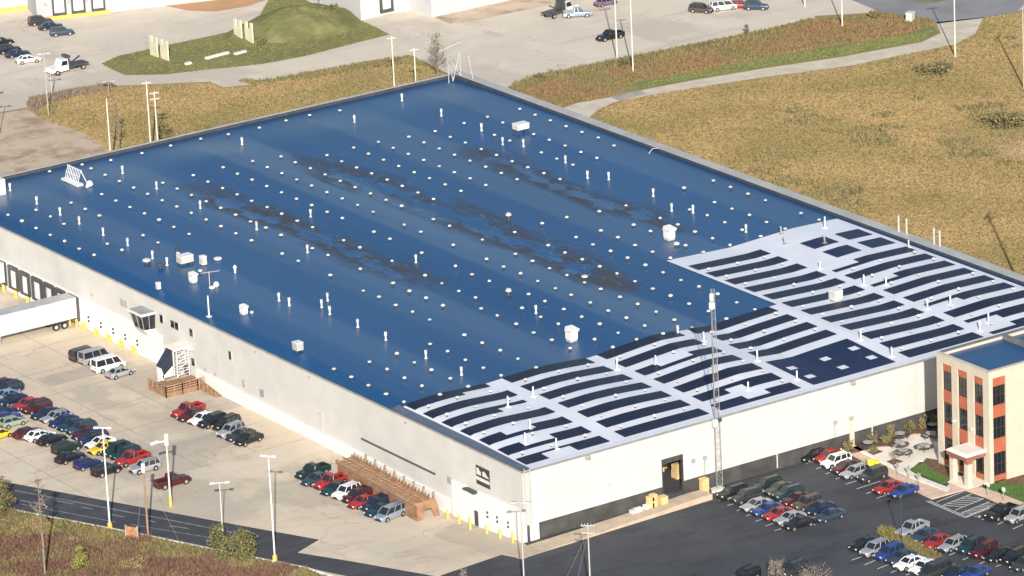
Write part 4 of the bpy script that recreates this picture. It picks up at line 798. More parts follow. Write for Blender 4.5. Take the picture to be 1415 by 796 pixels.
def upole(base, h, label, m=POLEW, arms=1, armw=1.2, az=.9, guy=False, r=.15):
    t = thing('utility_pole', label, 'utility pole', tuple(base), az, 'utility poles')
    MB().cyl((0, 0, -.1), (0, 0, h), r*.9, r*.6).build('pole', m, t)
    for k in range(arms):
        z = h-.35-k*.9; MB().bar((-armw, .12, z), (armw, .12, z), .12).build('cross_arm', m if m is not POLER else POLEW, t)
        for s in (-.9, -.45, .45, .9): MB().lathe([(.06, 0), (.07, .12), (.03, .2)], 6, (s*armw, .12, z+.06)).build('insulator', GREY, t)
    if guy: MB().bar((0, 0, h-1), (4.5*math.cos(-2.0), 4.5*math.sin(-2.0), .0), .016).bar((0, 0, h-1), (-4, 1, 0), .016).build('guy_wire', GREY, t)
    return t
t = upole(P(205, 743), 9.4, 'red-brown wooden pole with white cap beside the timber sign', POLER, 0, guy=True, r=.16)
MB().box(-.28, .18, -.2, .2, 8.4, 9.5).build('transformer', WHITE, t)
g = G(812, 723, 9.5); upole((g[0], g[1], 0), 9.5, 'grey utility pole on the asphalt near the front footpath', LGREY, 2, .8, -.75, True, .12)
for (px, py, h, lb_, m, arms) in [(147, 136, 11, 'pale utility pole leftmost of the row behind the warehouse', PALEP, 0), (202, 112, 12, 'pale utility pole with cross arm behind the back edge', PALEP, 1), (213, 126, 10.5, 'pale utility pole with insulators right of the cross-arm pole', PALEP, 2), (541, 50, 11, 'taller pale pole beyond the back edge near the far corner', PALEP, 1), (572, 66, 10, 'shorter pale pole beyond the back edge near the far corner', PALEP, 1)]:
    g = G(px, py, h); upole((g[0], g[1], 0), h, lb_, m, arms, .7, -.3)
for (b, h, lb_, m) in [((67, 160), 10.0, 'slim grey lamp pole on the far yard near the flatbed truck', LGREY), ((72, 136), 4.6, 'short grey lamp pole behind the slim grey one', LGREY), ((0, 184), 6.4, 'dark T-shaped lamp pole at the left edge of the far yard', DGREY), ((151, 133), 2.5, 'little lamp post at the grass edge behind the warehouse', GREY)]:
    g = G(*b); lamp('lamp_post', (g[0], g[1], 0), h, lb_, m, 2, .09, False, .7, -.4)
for (b, h, lb_) in [((875, 101), 14, 'white utility pole on the rust-coloured verge, right one of the pair'), ((853, 85), 14, 'white utility pole at the yard edge, left one of the pair'), ((1164, 37), 11, 'white utility pole on the verge below the far road'), ((1320, 79), 13, 'pale utility pole in the dry field by the driveway'), ((1112, 9), 6, 'grey utility pole at the top edge of the far yard')]:
    g = G(*b); upole((g[0], g[1], 0), h, lb_, PALEP, 1, 1.0, -.3, r=.14)
# two poles outside the right edge whose shadows cross the field
upole((92.3, 15.3, 0), 24, 'tall utility pole beyond the field-side wall', POLEW, 2, 1.6, .6, r=.22)
g = np.array([180.4, 131.5])-28*np.array([math.cos(SUN_AZ+math.pi), math.sin(SUN_AZ+math.pi)]); upole((g[0], g[1], 0), 13, 'utility pole standing in the dry field', POLEW, 1, 1.2, .6)
# ================================================================== TRAILERS
def trailer(y, x1, ln, label):
    t = thing('semi_trailer', label, 'trailer', (x1, y, zg(x1, y)))
    MB().box(-ln, 0, -1.28, 1.28, 1.25, 4.05).build('box_body', WHITE, t); MB().box(-ln+.02, -.02, -1.25, 1.25, 4.052, 4.09).build('roof', LGREY, t)
    r = MB(); r.box(-ln-.02, .02, -1.31, -1.28, 1.2, 1.38); r.box(-ln-.02, .02, -1.31, -1.28, 3.95, 4.1); r.box(-.03, .03, -1.3, 1.3, 3.95, 4.12); r.build('body_rail', LGREY, t)
    s = MB(); [s.box(-ln+k*1.2, -ln+k*1.2+.03, -1.295, -1.28, 1.4, 3.9) for k in range(1, int(ln/1.2))]; s.build('panel_seam', OFFW, t)
    c = MB(); c.box(-ln+1, -.2, -.5, -.35, .95, 1.25); c.box(-ln+1, -.2, .35, .5, .95, 1.25); c.build('chassis', DGREY, t)
    wm = MB(); wm.cyl((0, -.15, 0), (0, .15, 0), .5, .5, 14); WM = wm.mesh('wheel', BLACK); rm = MB(); rm.cyl((0, -.17, 0), (0, .17, 0), .26, .26, 10); RM = rm.mesh('rim', LGREY)
    for x in (-3.2, -1.9):
        for s in (-1.05, 1.05): w_ = link('wheel', WM, t, (x, s, .5)); link('rim', RM, w_)
    MB().box(-.2, -.1, -1.2, 1.2, .4, .5).bar((-.15, -.8, .4), (-.15, -.8, 1.25), .1).bar((-.15, .8, .4), (-.15, .8, 1.25), .1).build('underrun_bar', DGREY, t)
    for s in (-.9, .9): MB().bar((-ln+3.4, s, .1), (-ln+3.4, s, 1.25), .15).box(-ln+3.2, -ln+3.6, s-.15, s+.15, 0, .1).build('landing_leg', GREY, t)
trailer(107.6, -.55, 15.0, 'long white box trailer backed up to the loading dock'); trailer(127.8, -.55, 13.5, 'white trailer at the leftmost loading dock, cut by the photo edge')
# ================================================================== STAIR, DECK AND TIMBER BIN
st = thing('entrance_stair', 'covered white entrance stair with dark sloping side against the yard wall', 'stair', (0, 78, 0))
MB().box(-2.9, -.05, -1.2, 1.9, 5.1, 5.45).build('canopy_roof', CANW, st); MB().box(-1.0, -.05, -2.4, -1.2, 5.1, 5.25).build('canopy_roof', WHITE, st)
MB().hexa([(-4.7, .2, 2.4), (-2.6, .2, 4.9), (-2.6, 1.9, 4.9), (-4.7, 1.9, 2.4)], [(-4.8, .2, 2.55), (-2.6, .2, 5.05), (-2.6, 1.9, 5.05), (-4.8, 1.9, 2.55)]).build('stair_roof', mat('navy_sheet', (.03, .037, .06), .55, var=.15, scale=1), st)
sd = MB(); sd.add([(-4.7, .25, 2.35), (-4.4, .25, 1.2), (-2.65, .25, 2.4), (-2.65, .25, 4.85), (-4.7, .35, 2.35), (-4.4, .35, 1.2), (-2.65, .35, 2.4), (-2.65, .35, 4.85)], [(0, 1, 2, 3), (7, 6, 5, 4), (0, 4, 5, 1), (1, 5, 6, 2), (2, 6, 7, 3), (3, 7, 4, 0)]); sd.build('side_panel', mat('navy_panel', (.022, .026, .045), .5, var=.1), st)
MB().hexa([(-4.65, .3, 0), (-4.3, .3, 0), (-4.3, 1.9, 0), (-4.65, 1.9, 0)], [(-4.75, .3, 2.35), (-4.4, .3, 2.35), (-4.4, 1.9, 2.35), (-4.75, 1.9, 2.35)]).build('front_panel', WHITE, st)
MB().hexa([(-4.6, .3, .8), (-2.6, .3, .8), (-2.6, .4, .8), (-4.6, .4, .8)], [(-4.6, .3, 1.2), (-2.6, .3, 2.4), (-2.6, .4, 2.4), (-4.6, .4, 1.2)]).build('stringer_panel', CANW, st)
MB().box(-4.4, -2.7, .42, 2.3, .82, 2.2).build('doorway', DGREY, st)
lt = MB()
for x in (-2.5, -.3):
    for y in (-1.0, .1): lt.bar((x, y, .8), (x, y, 5.1), .12)
lt.build('canopy_post', WHITE, st); lr = MB()
for k in range(9):
    z = 1.2+k*.45; lr.bar((-2.5, -1.0, z), (-.3, -1.0, z), .06); lr.bar((-2.5, -1.0, z), (-2.5, .1, z), .06)
for k in range(4): lr.bar((-2.5, -1.0, 1.0+k), (-.3, -1.0, 2.0+k), .06)
lr.build('lattice_rail', WHITE, st)
MB().box(-.8, -.1, -.9, -.2, .9, 2.4).build('stair_door', DGREY, st)
st.scale = (.8, .8, .86)
dk = thing('timber_deck', 'brown timber deck and ramp with railings below the covered stair', 'deck', (0, 76, 0))
def planks(x0, x1, y0, y1, z, n, axis='y'):
    for k in range(n):
        if axis == 'y': a = x0+(x1-x0)*k/n; MB().box(a, a+(x1-x0)/n-.03, y0, y1, z-.08, z+.004*((k*7) % 3)).build('plank', WOOD2, dk)
        else: a = y0+(y1-y0)*k/n; MB().box(x0, x1, a, a+(y1-y0)/n-.03, z-.08, z+.004*((k*7) % 3)).build('plank', WOOD2, dk)
planks(-4.6, -.15, -3.6, 1.0, .85, 12); planks(-7.4, -4.6, -3.4, 1.9, .80, 9, 'x')
def rail(pts, z0s, h=1.0, rails=(.25, .6, 1.0), skirt=True):
    for i, (a, b) in enumerate(zip(pts, pts[1:])):
        za, zb_ = z0s[i], z0s[i+1]; A = np.array(a); B_ = np.array(b); n = max(1, int(np.linalg.norm(B_-A)/1.1))
        for k in range(n+1):
            q = A+(B_-A)*k/n; z = za+(zb_-za)*k/n; MB().bar((q[0], q[1], 0), (q[0], q[1], z+h), .13).build('railing_post', WOOD, dk)
        for r in rails: MB().bar((a[0], a[1], za+r), (b[0], b[1], zb_+r), .06, .14).build('railing', WOOD, dk)
        if skirt and za > .3: MB().bar((a[0], a[1], za/2-.02), (b[0], b[1], zb_/2-.02), .06, (za+zb_)/2-.1).build('skirt_board', WOOD2, dk)
rail([(-7.4, 1.9), (-7.4, -3.5), (-4.6, -3.7), (-1.9, -3.7), (-.3, -3.5)], [.8, .8, .85, .85, .85])
rail([(-1.6, -3.7), (-1.6, -8.6)], [.8, .05], 1.0, (.5, 1.0), False)
MB().hexa([(-1.5, -8.6, 0), (-.3, -8.6, 0), (-.3, -3.7, 0), (-1.5, -3.7, 0)], [(-1.5, -8.6, .05), (-.3, -8.6, .05), (-.3, -3.7, .84), (-1.5, -3.7, .84)]).build('ramp', WOOD2, dk)
MB().hexa([(-9.5, -2.6, 0), (-7.4, -2.6, 0), (-7.4, -.8, 0), (-9.5, -.8, 0)], [(-9.5, -2.6, .04), (-7.4, -2.6, .78), (-7.4, -.8, .78), (-9.5, -.8, .04)]).build('ramp', WOOD2, dk) if False else None
dk.scale = (.84, .84, .84)
# long timber bin
zb0 = -.75
bn_ = thing('timber_bin', 'long brown timber bin with slatted braces on top beside the yard wall', 'bin', (-4.6, 16.3, 0))
LB = 17.8
def zgl(y): return zg(-4, 16.3+y)-.05
for k in range(8):                    # horizontal planks of the long side
    m = MB(); n = 10; o_ = .012*((k*5) % 3)
    for i in range(n):
        ya, yb3 = LB*i/n, LB*(i+1)/n; z0a, z0b = zgl(ya)+k*.30, zgl(yb3)+k*.30
        m.hexa([(-.08-o_, ya, z0a), (0, ya, z0a), (0, yb3, z0b), (-.08-o_, yb3, z0b)], [(-.08-o_, ya, z0a+.28), (0, ya, z0a+.28), (0, yb3, z0b+.28), (-.08-o_, yb3, z0b+.28)])
    m.build('plank', WOOD2, bn_)
m = MB()
for i in range(10):
    ya, yb3 = LB*i/10, LB*(i+1)/10; m.bar((-.2, ya, zgl(ya)+2.35), (-.2, yb3, zgl(yb3)+2.35), .35, .18)
m.build('capping_board', WOOD, bn_)
z0 = zgl(0)
e_ = MB(); e_.add([(0, 0, z0), (.55, 0, z0), (1.1, 0, z0+1.35), (2.0, 0, z0+1.35), (2.5, 0, z0), (3.2, 0, z0), (2.9, 0, z0+1.6), (2.55, 0, z0+2.55), (0, 0, z0+2.35)] + [(x, .15, z) for x, z in ((0, z0), (.55, z0), (1.1, z0+1.35), (2.0, z0+1.35), (2.5, z0), (3.2, z0), (2.9, z0+1.6), (2.55, z0+2.55), (0, z0+2.35))], [tuple(range(9)), tuple(reversed(range(9, 18)))]+[(i, i+9, (i+1) % 9+9, (i+1) % 9) for i in range(9)]); e_.build('end_board', WOOD2, bn_)
m = MB()
for i in range(10):
    ya, yb3 = LB*i/10, LB*(i+1)/10; m.hexa([(.01, ya+.16, zgl(ya)+1.7), (2.4, ya+.16, zgl(ya)+1.7), (2.4, yb3+.16, zgl(yb3)+1.7), (.01, yb3+.16, zgl(yb3)+1.7)], [(.01, ya+.16, zgl(ya)+2.0), (2.4, ya+.16, zgl(ya)+2.3), (2.4, yb3+.16, zgl(yb3)+2.3), (.01, yb3+.16, zgl(yb3)+2.0)])
m.build('bin_floor', WOOD, bn_)
for i in range(24):
    y = .4+i*.72; z = zgl(y)
    MB().bar((.2, y, z+2.0), (2.4, y+.5, z+2.75), .12).build('brace', WOOD2, bn_); MB().bar((2.3, y-.2, z+2.1), (.5, y+.6, z+2.5), .10).build('brace', WOOD, bn_)
    if i % 3 == 0: MB().bar((2.5, y, z+1.5), (2.7, y, z+3.15), .2).build('stanchion', WOOD, bn_)
for i in range(2): MB().bar((.8+i*1.2, .3, zgl(0)+2.5), (.8+i*1.2, LB, zgl(LB)+2.5), .1).build('batten', WOOD2, bn_)
# timber site sign by the road and the orange vehicle at the left edge
g = G(183, 747); t = thing('site_sign', 'small brown timber sign with two posts on the roadside grass', 'sign', (g[0], g[1], 0), -1.05)
MB().box(-.75, .75, -.05, .05, .5, 1.75).build('sign_board', mat('faded_brown_board', (.42, .20, .10), .8, var=.3, scale=2), t)
for s in (-.8, .8): MB().bar((s, 0, 0), (s, 0, 1.9), .16).build('post', POLEW, t)
MB().lathe([(.9, .0), (.7, .25), (.3, .35)], 7, (-.9, .4, 0)).build('stone_footing', CURB, t)
for k, (px, py, s) in enumerate(((172, 747, .45), (201, 746, .4), (209, 745, .3))):
    g = G(px, py); plain('pale_rock', MB().lathe([(s, 0), (s*1.1, .12), (s*.6, .35), (.05, .42)], 7), CURB, (g[0], g[1], 0), ['pale boulder left of the timber sign', 'pale boulder right of the timber sign', 'small pale boulder at the foot of the red-brown pole'][k], 'boulder')
# concrete slabs on the island, white cabinet by the far road
def uslab(x, y, rz, label, hook=False):
    m = MB(); w, h = 1.15, 3.3
    m.box(-.12, .12, -w, w, 0, h*.68); m.box(-.12, .12, -w, -w*.38, h*.68, h); m.box(-.12, .12, w*.38, w, h*.68, h)
    tag(m.build('concrete_slab', mat('pale_slab', (.66, .60, .44), .8, var=.08) if 'pale_slab' not in bpy.data.materials else bpy.data.materials['pale_slab'], None, (x, y, 0)), label, 'slab', 'notched concrete slabs on the grass')
uslab(76.2, 217.0, 0, 'left notched concrete slab of the pair at the island tip'); uslab(76.4, 214.0, 0, 'right notched concrete slab of the pair at the island tip'); uslab(91.6, 216.4, 0, 'left notched concrete slab of the pair near the mound'); uslab(92.0, 213.6, 0, 'right notched concrete slab of the pair near the mound')
plain('equipment_cabinet', MB().box(-.65, .65, -.5, .5, 0, 1.5).box(-.72, .72, -.57, .57, 1.5, 1.62), OFFW, (*G(1258, 30)[:2], 0), 'white cabinet on the verge beside the far road', 'cabinet', .5)
for k, (px, py, ln) in enumerate(((300, 78, 4.5), (332, 74, 2.2), (260, 89, 1.0))):
    g = G(px, py); plain('concrete_block', MB().box(-ln/2, ln/2, -.3, .3, 0, .35), CURB, (g[0], g[1], 0), ['long fallen concrete strip on the island grass', 'short concrete strip on the island grass near the mound', 'small pale block at the island edge'][k], 'concrete block', .12)
# ================================================================== FAR BUILDINGS
fa = thing('far_warehouse', 'grey far warehouse at the top left with white dock doors and yellow kerb', 'warehouse', (75.2, 248.6, 0))
a = math.atan2(245.4-248.3, 84.1-75.3); fa.rotation_euler = (0, 0, a)
FG = mat('pale_grey_wall', (.42, .425, .44), .7, var=.03)
MB().box(0-2.6, 34, 0, 30, 0, 9).build('wall', FG, fa)
for x in (.35, 3.55, 6.9):
    o = MB().box(x, x+1.7, -.06, 0, 1.0, 4.0).build('dock_door', WHITE, fa); s = MB(); s.box(x-.3, x, -.3, 0, .8, 4.3); s.box(x+1.7, x+2.0, -.3, 0, .8, 4.3); s.box(x-.3, x+2.0, -.3, 0, 4.0, 4.3); s.box(x-.3, x+2.0, -.35, 0, .6, 1.0); s.build('dock_seal', DGREY, o)
MB().box(-2.6, 9.6, -.4, 0, 0, .55).build('dock_kerb', YELLOW, fa)
for x in (-1.2, 2.7, 5.6): MB().box(x, x+.35, -.2, 0, 2.4, 2.9).build('wall_lamp', GREY, fa)
MB().box(-14, -2.62, 8, 30, 0, 8.5).build('wall', FG, fa); MB().box(-14, -2.7, 7.6, 8, 0, .7).build('dock_kerb', YELLOW, fa)
fb_ = thing('white_far_building', 'white far building at the top with one black framed door', 'building', (112.5, 212.2, 0))
MB().box(0, 9.4, 0, 24, 0, 10).build('wall', mat('white_far_wall', (.50, .50, .495), .7, var=.03), fb_); MB().box(9.4, 60, -6.8, 24, 0, 10).build('wall', bpy.data.materials['white_far_wall'], fb_)
o = MB().box(4.1, 5.8, -.08, 0, 1.0, 3.9).build('dock_door', WHITE, fb_); s = MB(); s.box(3.7, 4.1, -.35, 0, .7, 4.2); s.box(5.8, 6.2, -.35, 0, .7, 4.2); s.box(3.7, 6.2, -.35, 0, 3.9, 4.25); s.box(3.7, 6.2, -.4, 0, .5, 1.0); s.build('dock_seal', DGREY, o)

# ================================================================== VEHICLES
PAINTC = dict(maroon=(.075,.012,.016), navy=(.014,.024,.065), skyblue=(.28,.38,.52), red=(.34,.026,.024), silver=(.42,.43,.44), slate=(.05,.08,.12), teal=(.010,.045,.055), white=(.80,.80,.79), yellow=(.75,.50,.03), green=(.012,.032,.026), black=(.014,.015,.017), sage=(.26,.34,.25), blue=(.022,.05,.21), indigo=(.014,.024,.11), grey=(.06,.06,.063), olive=(.06,.06,.045), brown=(.085,.06,.05), azure=(.30,.37,.46), purple=(.16,.11,.16))
WORD = dict(maroon='maroon', navy='navy', skyblue='light blue', red='red', silver='silver', slate='slate blue', teal='teal', white='white', yellow='yellow', green='dark green', black='black', sage='sage green', blue='bright blue', indigo='indigo', grey='grey', olive='olive', brown='brown', azure='silver-blue', purple='purple-grey')
PM_ = {}
for k, c in PAINTC.items():
    m = bpy.data.materials.new('car_paint_'+WORD[k].replace(' ', '_').replace('-', '_')); m.use_nodes = True; b = m.node_tree.nodes['Principled BSDF']
    b.inputs['Base Color'].default_value = (*c, 1); b.inputs['Roughness'].default_value = .3; b.inputs['Coat Weight'].default_value = .2; b.inputs['Specular IOR Level'].default_value = .4; b.inputs['Coat Roughness'].default_value = .06
    b.inputs['Metallic'].default_value = .35 if k in ('silver', 'grey', 'slate', 'azure', 'skyblue') else 0
    PM_[k] = m
CARGL = mat('car_glass', (.02, .026, .032), .12, var=0, spec=.7)
LAMPW = mat('headlamp_glint_lens', (.85, .85, .82), .12, var=0, spec=.8); LAMPR = mat('tail_lamp_red', (.45, .015, .012), .2, var=0); RIM = mat('alloy_rim', (.55, .55, .55), .3, metal=.6, var=0); TRIM = mat('black_trim', (.02, .02, .022), .6, var=0)  # bright white lens colour stands in for sun glint on the headlamps
SPEC = {
 'sedan': dict(L=4.7, W=1.8, deck=[(-2.35,.70,.62,.80),(-2.25,.85,.55,.98),(-1.6,.9,.55,1.02),(-.2,.9,.55,.98),(.95,.9,.55,.98),(1.9,.86,.55,.86),(2.25,.78,.55,.74),(2.35,.66,.58,.66)], cab=(-1.75,1.0,.80,.97,-1.05,.22,.60,1.43), wx=(-1.4,1.42), wr=.33),
 'hatch': dict(L=4.1, W=1.75, deck=[(-2.05,.72,.6,.9),(-1.98,.84,.55,1.02),(-1.2,.88,.55,1.02),(0,.88,.55,.99),(.9,.88,.55,.98),(1.7,.84,.55,.88),(1.98,.76,.55,.76),(2.05,.64,.58,.68)], cab=(-1.98,1.05,.78,1.0,-1.55,.3,.60,1.50), wx=(-1.25,1.25), wr=.31),
 'wagon': dict(L=4.7, W=1.8, deck=[(-2.35,.72,.6,.85),(-2.28,.85,.55,1.0),(-1.6,.9,.55,1.0),(-.2,.9,.55,.98),(.95,.9,.55,.97),(1.9,.86,.55,.86),(2.25,.78,.55,.74),(2.35,.66,.58,.66)], cab=(-2.28,1.0,.80,.98,-1.85,.25,.62,1.48), wx=(-1.4,1.4), wr=.33),
 'suv': dict(L=4.75, W=1.9, deck=[(-2.37,.80,.6,.95),(-2.3,.92,.55,1.10),(-1.5,.95,.55,1.12),(0,.95,.55,1.10),(.9,.95,.55,1.10),(1.9,.92,.55,1.02),(2.25,.85,.55,.92),(2.37,.74,.6,.80)], cab=(-2.3,1.05,.86,1.08,-2.05,.4,.70,1.74), wx=(-1.4,1.45), wr=.38),
 'van': dict(L=5.2, W=1.95, deck=[(-2.6,.85,.6,.95),(-2.52,.95,.5,1.15),(-1.5,.97,.5,1.15),(0,.97,.5,1.12),(1.3,.97,.5,1.10),(2.2,.93,.5,.98),(2.5,.86,.5,.86),(2.6,.74,.55,.74)], cab=(-2.55,1.75,.88,1.10,-2.4,.9,.74,1.85), wx=(-1.5,1.6), wr=.35),
 'bigvan': dict(L=5.6, W=2.05, deck=[(-2.8,.92,.6,1.1),(-2.75,1.0,.5,1.25),(-1.5,1.02,.5,1.25),(0,1.02,.5,1.22),(1.6,1.02,.5,1.2),(2.4,.98,.5,1.08),(2.7,.92,.5,.95),(2.8,.8,.55,.8)], cab=(-2.75,1.95,.95,1.2,-2.65,1.3,.84,2.25), wx=(-1.7,1.75), wr=.37),
 'pickup': dict(L=5.5, W=1.95, deck=[(-2.75,.90,.6,.75),(-2.7,.95,.6,.78),(-.75,.97,.55,.80),(-.7,.97,.55,1.15),(.95,.97,.55,1.12),(2.1,.93,.55,1.05),(2.6,.87,.55,.95),(2.75,.76,.6,.82)], cab=(-.7,1.1,.88,1.12,-.55,.5,.72,1.80), wx=(-1.75,1.75), wr=.39),
}
PROTO = {}
def make_car(kind):
    s = SPEC[kind]; t = thing('parked_'+{'sedan':'car','hatch':'hatchback','wagon':'estate_car','suv':'suv','van':'minivan','bigvan':'van','pickup':'pickup'}[kind], 'car', 'car')
    b = MB(); rings = []
    for x, hw, zb, zt in s['deck']:
        zb = zb-.27; rings.append([(x, -hw*.92, zb), (x, -hw, zb+.16), (x, -hw, zt-.22), (x, -hw*.93, zt-.05), (x, -hw*.7, zt), (x, hw*.7, zt), (x, hw*.93, zt-.05), (x, hw, zt-.22), (x, hw, zb+.16), (x, hw*.92, zb)])
    vs = [v for r in rings for v in r]; n = 10
    fs = [(i*n+j, i*n+(j+1) % n, (i+1)*n+(j+1) % n, (i+1)*n+j) for i in range(len(rings)-1) for j in range(n)]+[tuple(reversed(range(n))), tuple(range((len(rings)-1)*n, len(rings)*n))]
    b.add(vs, fs)
    x0, x1, hb, zb, tx0, tx1, ht, zt = s['cab']
    # roof shell and pillars
    b.add([(tx0-.04, -ht-.02, zt-.03), (tx1+.05, -ht-.02, zt-.03), (tx1+.05, ht+.02, zt-.03), (tx0-.04, ht+.02, zt-.03), (tx0+.12, -ht+.1, zt+.04), (tx1-.15, -ht+.1, zt+.05), (tx1-.15, ht-.1, zt+.05), (tx0+.12, ht-.1, zt+.04)], [(4, 5, 6, 7), (0, 1, 5, 4), (1, 2, 6, 5), (2, 3, 7, 6), (3, 0, 4, 7), (0, 3, 2, 1)])
    for sy in (-1, 1):
        b.bar((x1, sy*hb, zb), (tx1, sy*ht, zt), .08); b.bar((x0, sy*hb, zb), (tx0, sy*ht, zt), .13)
        ms = {'pickup': (.5,), 'van': (.3, .62), 'bigvan': (.72, .4), 'suv': (.25, .6), 'wagon': (.28, .6)}.get(kind, (.52,))
        for f in ms: b.bar((x0+(x1-x0)*f, sy*(hb+.012), zb), (tx0+(tx1-tx0)*f, sy*(ht+.012), zt), .09)
    if kind == 'pickup':
        for sy in (-1, 1): b.box(-2.7, -.72, sy*.9-.07, sy*.9+.07, .74, 1.2)
        b.box(-2.74, -2.62, -.88, .88, .74, 1.18)
    body = b.build('body', PM_['white'], t); body.data.polygons.foreach_set('use_smooth', [False]*len(body.data.polygons))
    g = MB(); g.hexa([(x0+.03, -hb, zb), (x1-.03, -hb, zb), (x1-.03, hb, zb), (x0+.03, hb, zb)], [(tx0, -ht, zt-.02), (tx1, -ht, zt-.02), (tx1, ht, zt-.02), (tx0, ht, zt-.02)]); g.build('windows', CARGL, t)
    L2 = s['L']/2; zf = s['deck'][-2][3]
    MB().box(L2-.12, L2+.05, -.70, .70, .30, .48).build('bumper', TRIM, t); MB().box(-L2-.05, -L2+.12, -.74, .74, .32, .50).build('bumper', TRIM, t); MB().box(L2-.06, L2+.015, -.42, .42, .5, .5+.16).build('grille', TRIM, t)
    for sy in (-1, 1):
        hw = s['deck'][3][1]
        for x in s['wx']: MB().cyl((x, sy*(hw-.10), s['wr']), (x, sy*(hw+.006), s['wr']), s['wr']+.07, s['wr']+.07, 14).build('wheel_arch', TRIM, t)
        MB().box(x1-.35, x1-.15, sy*(hb+.10)-.1, sy*(hb+.10)+.1, zb-.02, zb+.14).build('mirror', TRIM, t)
    if kind in ('suv', 'wagon', 'van'):
        for sy in (-1, 1): MB().bar((tx0+.2, sy*(ht-.06), zt+.09), (tx1-.3, sy*(ht-.06), zt+.09), .05).build('roof_rail', TRIM, t)
    if kind == 'pickup': MB().box(-2.6, -.74, -.82, .82, .79, .83).build('bed_liner', TRIM, t)
    if kind not in MESH: pass
    for sy in (-1, 1):
        MB().box(L2-.17, L2-.005, sy*.60-.15, sy*.60+.15, zf-.20, zf-.04).build('headlight', LAMPW, t)
        MB().box(-L2-.012, -L2+.10, sy*.66-.13, sy*.66+.13, s['deck'][1][3]-.34, s['deck'][1][3]-.12).build('tail_light', LAMPR, t)
    r = s['wr']; wm = MB().cyl((0, -.11, 0), (0, .11, 0), r, r, 14).mesh('wheel', BLACK); rm = MB().cyl((0, -.125, 0), (0, .125, 0), r*.62, r*.55, 10).mesh('rim', RIM)
    for x in s['wx']:
        for sy in (-1, 1): w_ = link('wheel', wm, t, (x, sy*(s['deck'][3][1]-.08), r)); link('rim', rm, w_)
    return t
MESH = {}
KW = dict(sedan='sedan', hatch='hatchback', wagon='estate car', suv='SUV', van='minivan', bigvan='van', pickup='pickup')
CATW = dict(sedan='car', hatch='car', wagon='car', suv='SUV', van='minivan', bigvan='van', pickup='pickup')
LABELS = set()
def place(kind, colour, x, y, rz, label, group):
    if kind not in PROTO:
        PROTO[kind] = make_car(kind); o = PROTO[kind]; o.location = (x, y, zg(x, y)+.02); o.rotation_euler = (0, 0, rz)
        first = True
    else: o = dup(PROTO[kind], (x, y, zg(x, y)+.02), rz)
    sc_ = {'bigvan': .82, 'suv': .83, 'pickup': .86, 'van': .86}.get(kind, .86); o.scale = (sc_, sc_*.97, sc_)
    o['label'] = label; o['category'] = CATW[kind]; o['group'] = group
    for ch in o.children:
        if ch.name.startswith('body'):
            ch.material_slots[0].link = 'OBJECT'; ch.material_slots[0].material = PM_[colour]
    return o
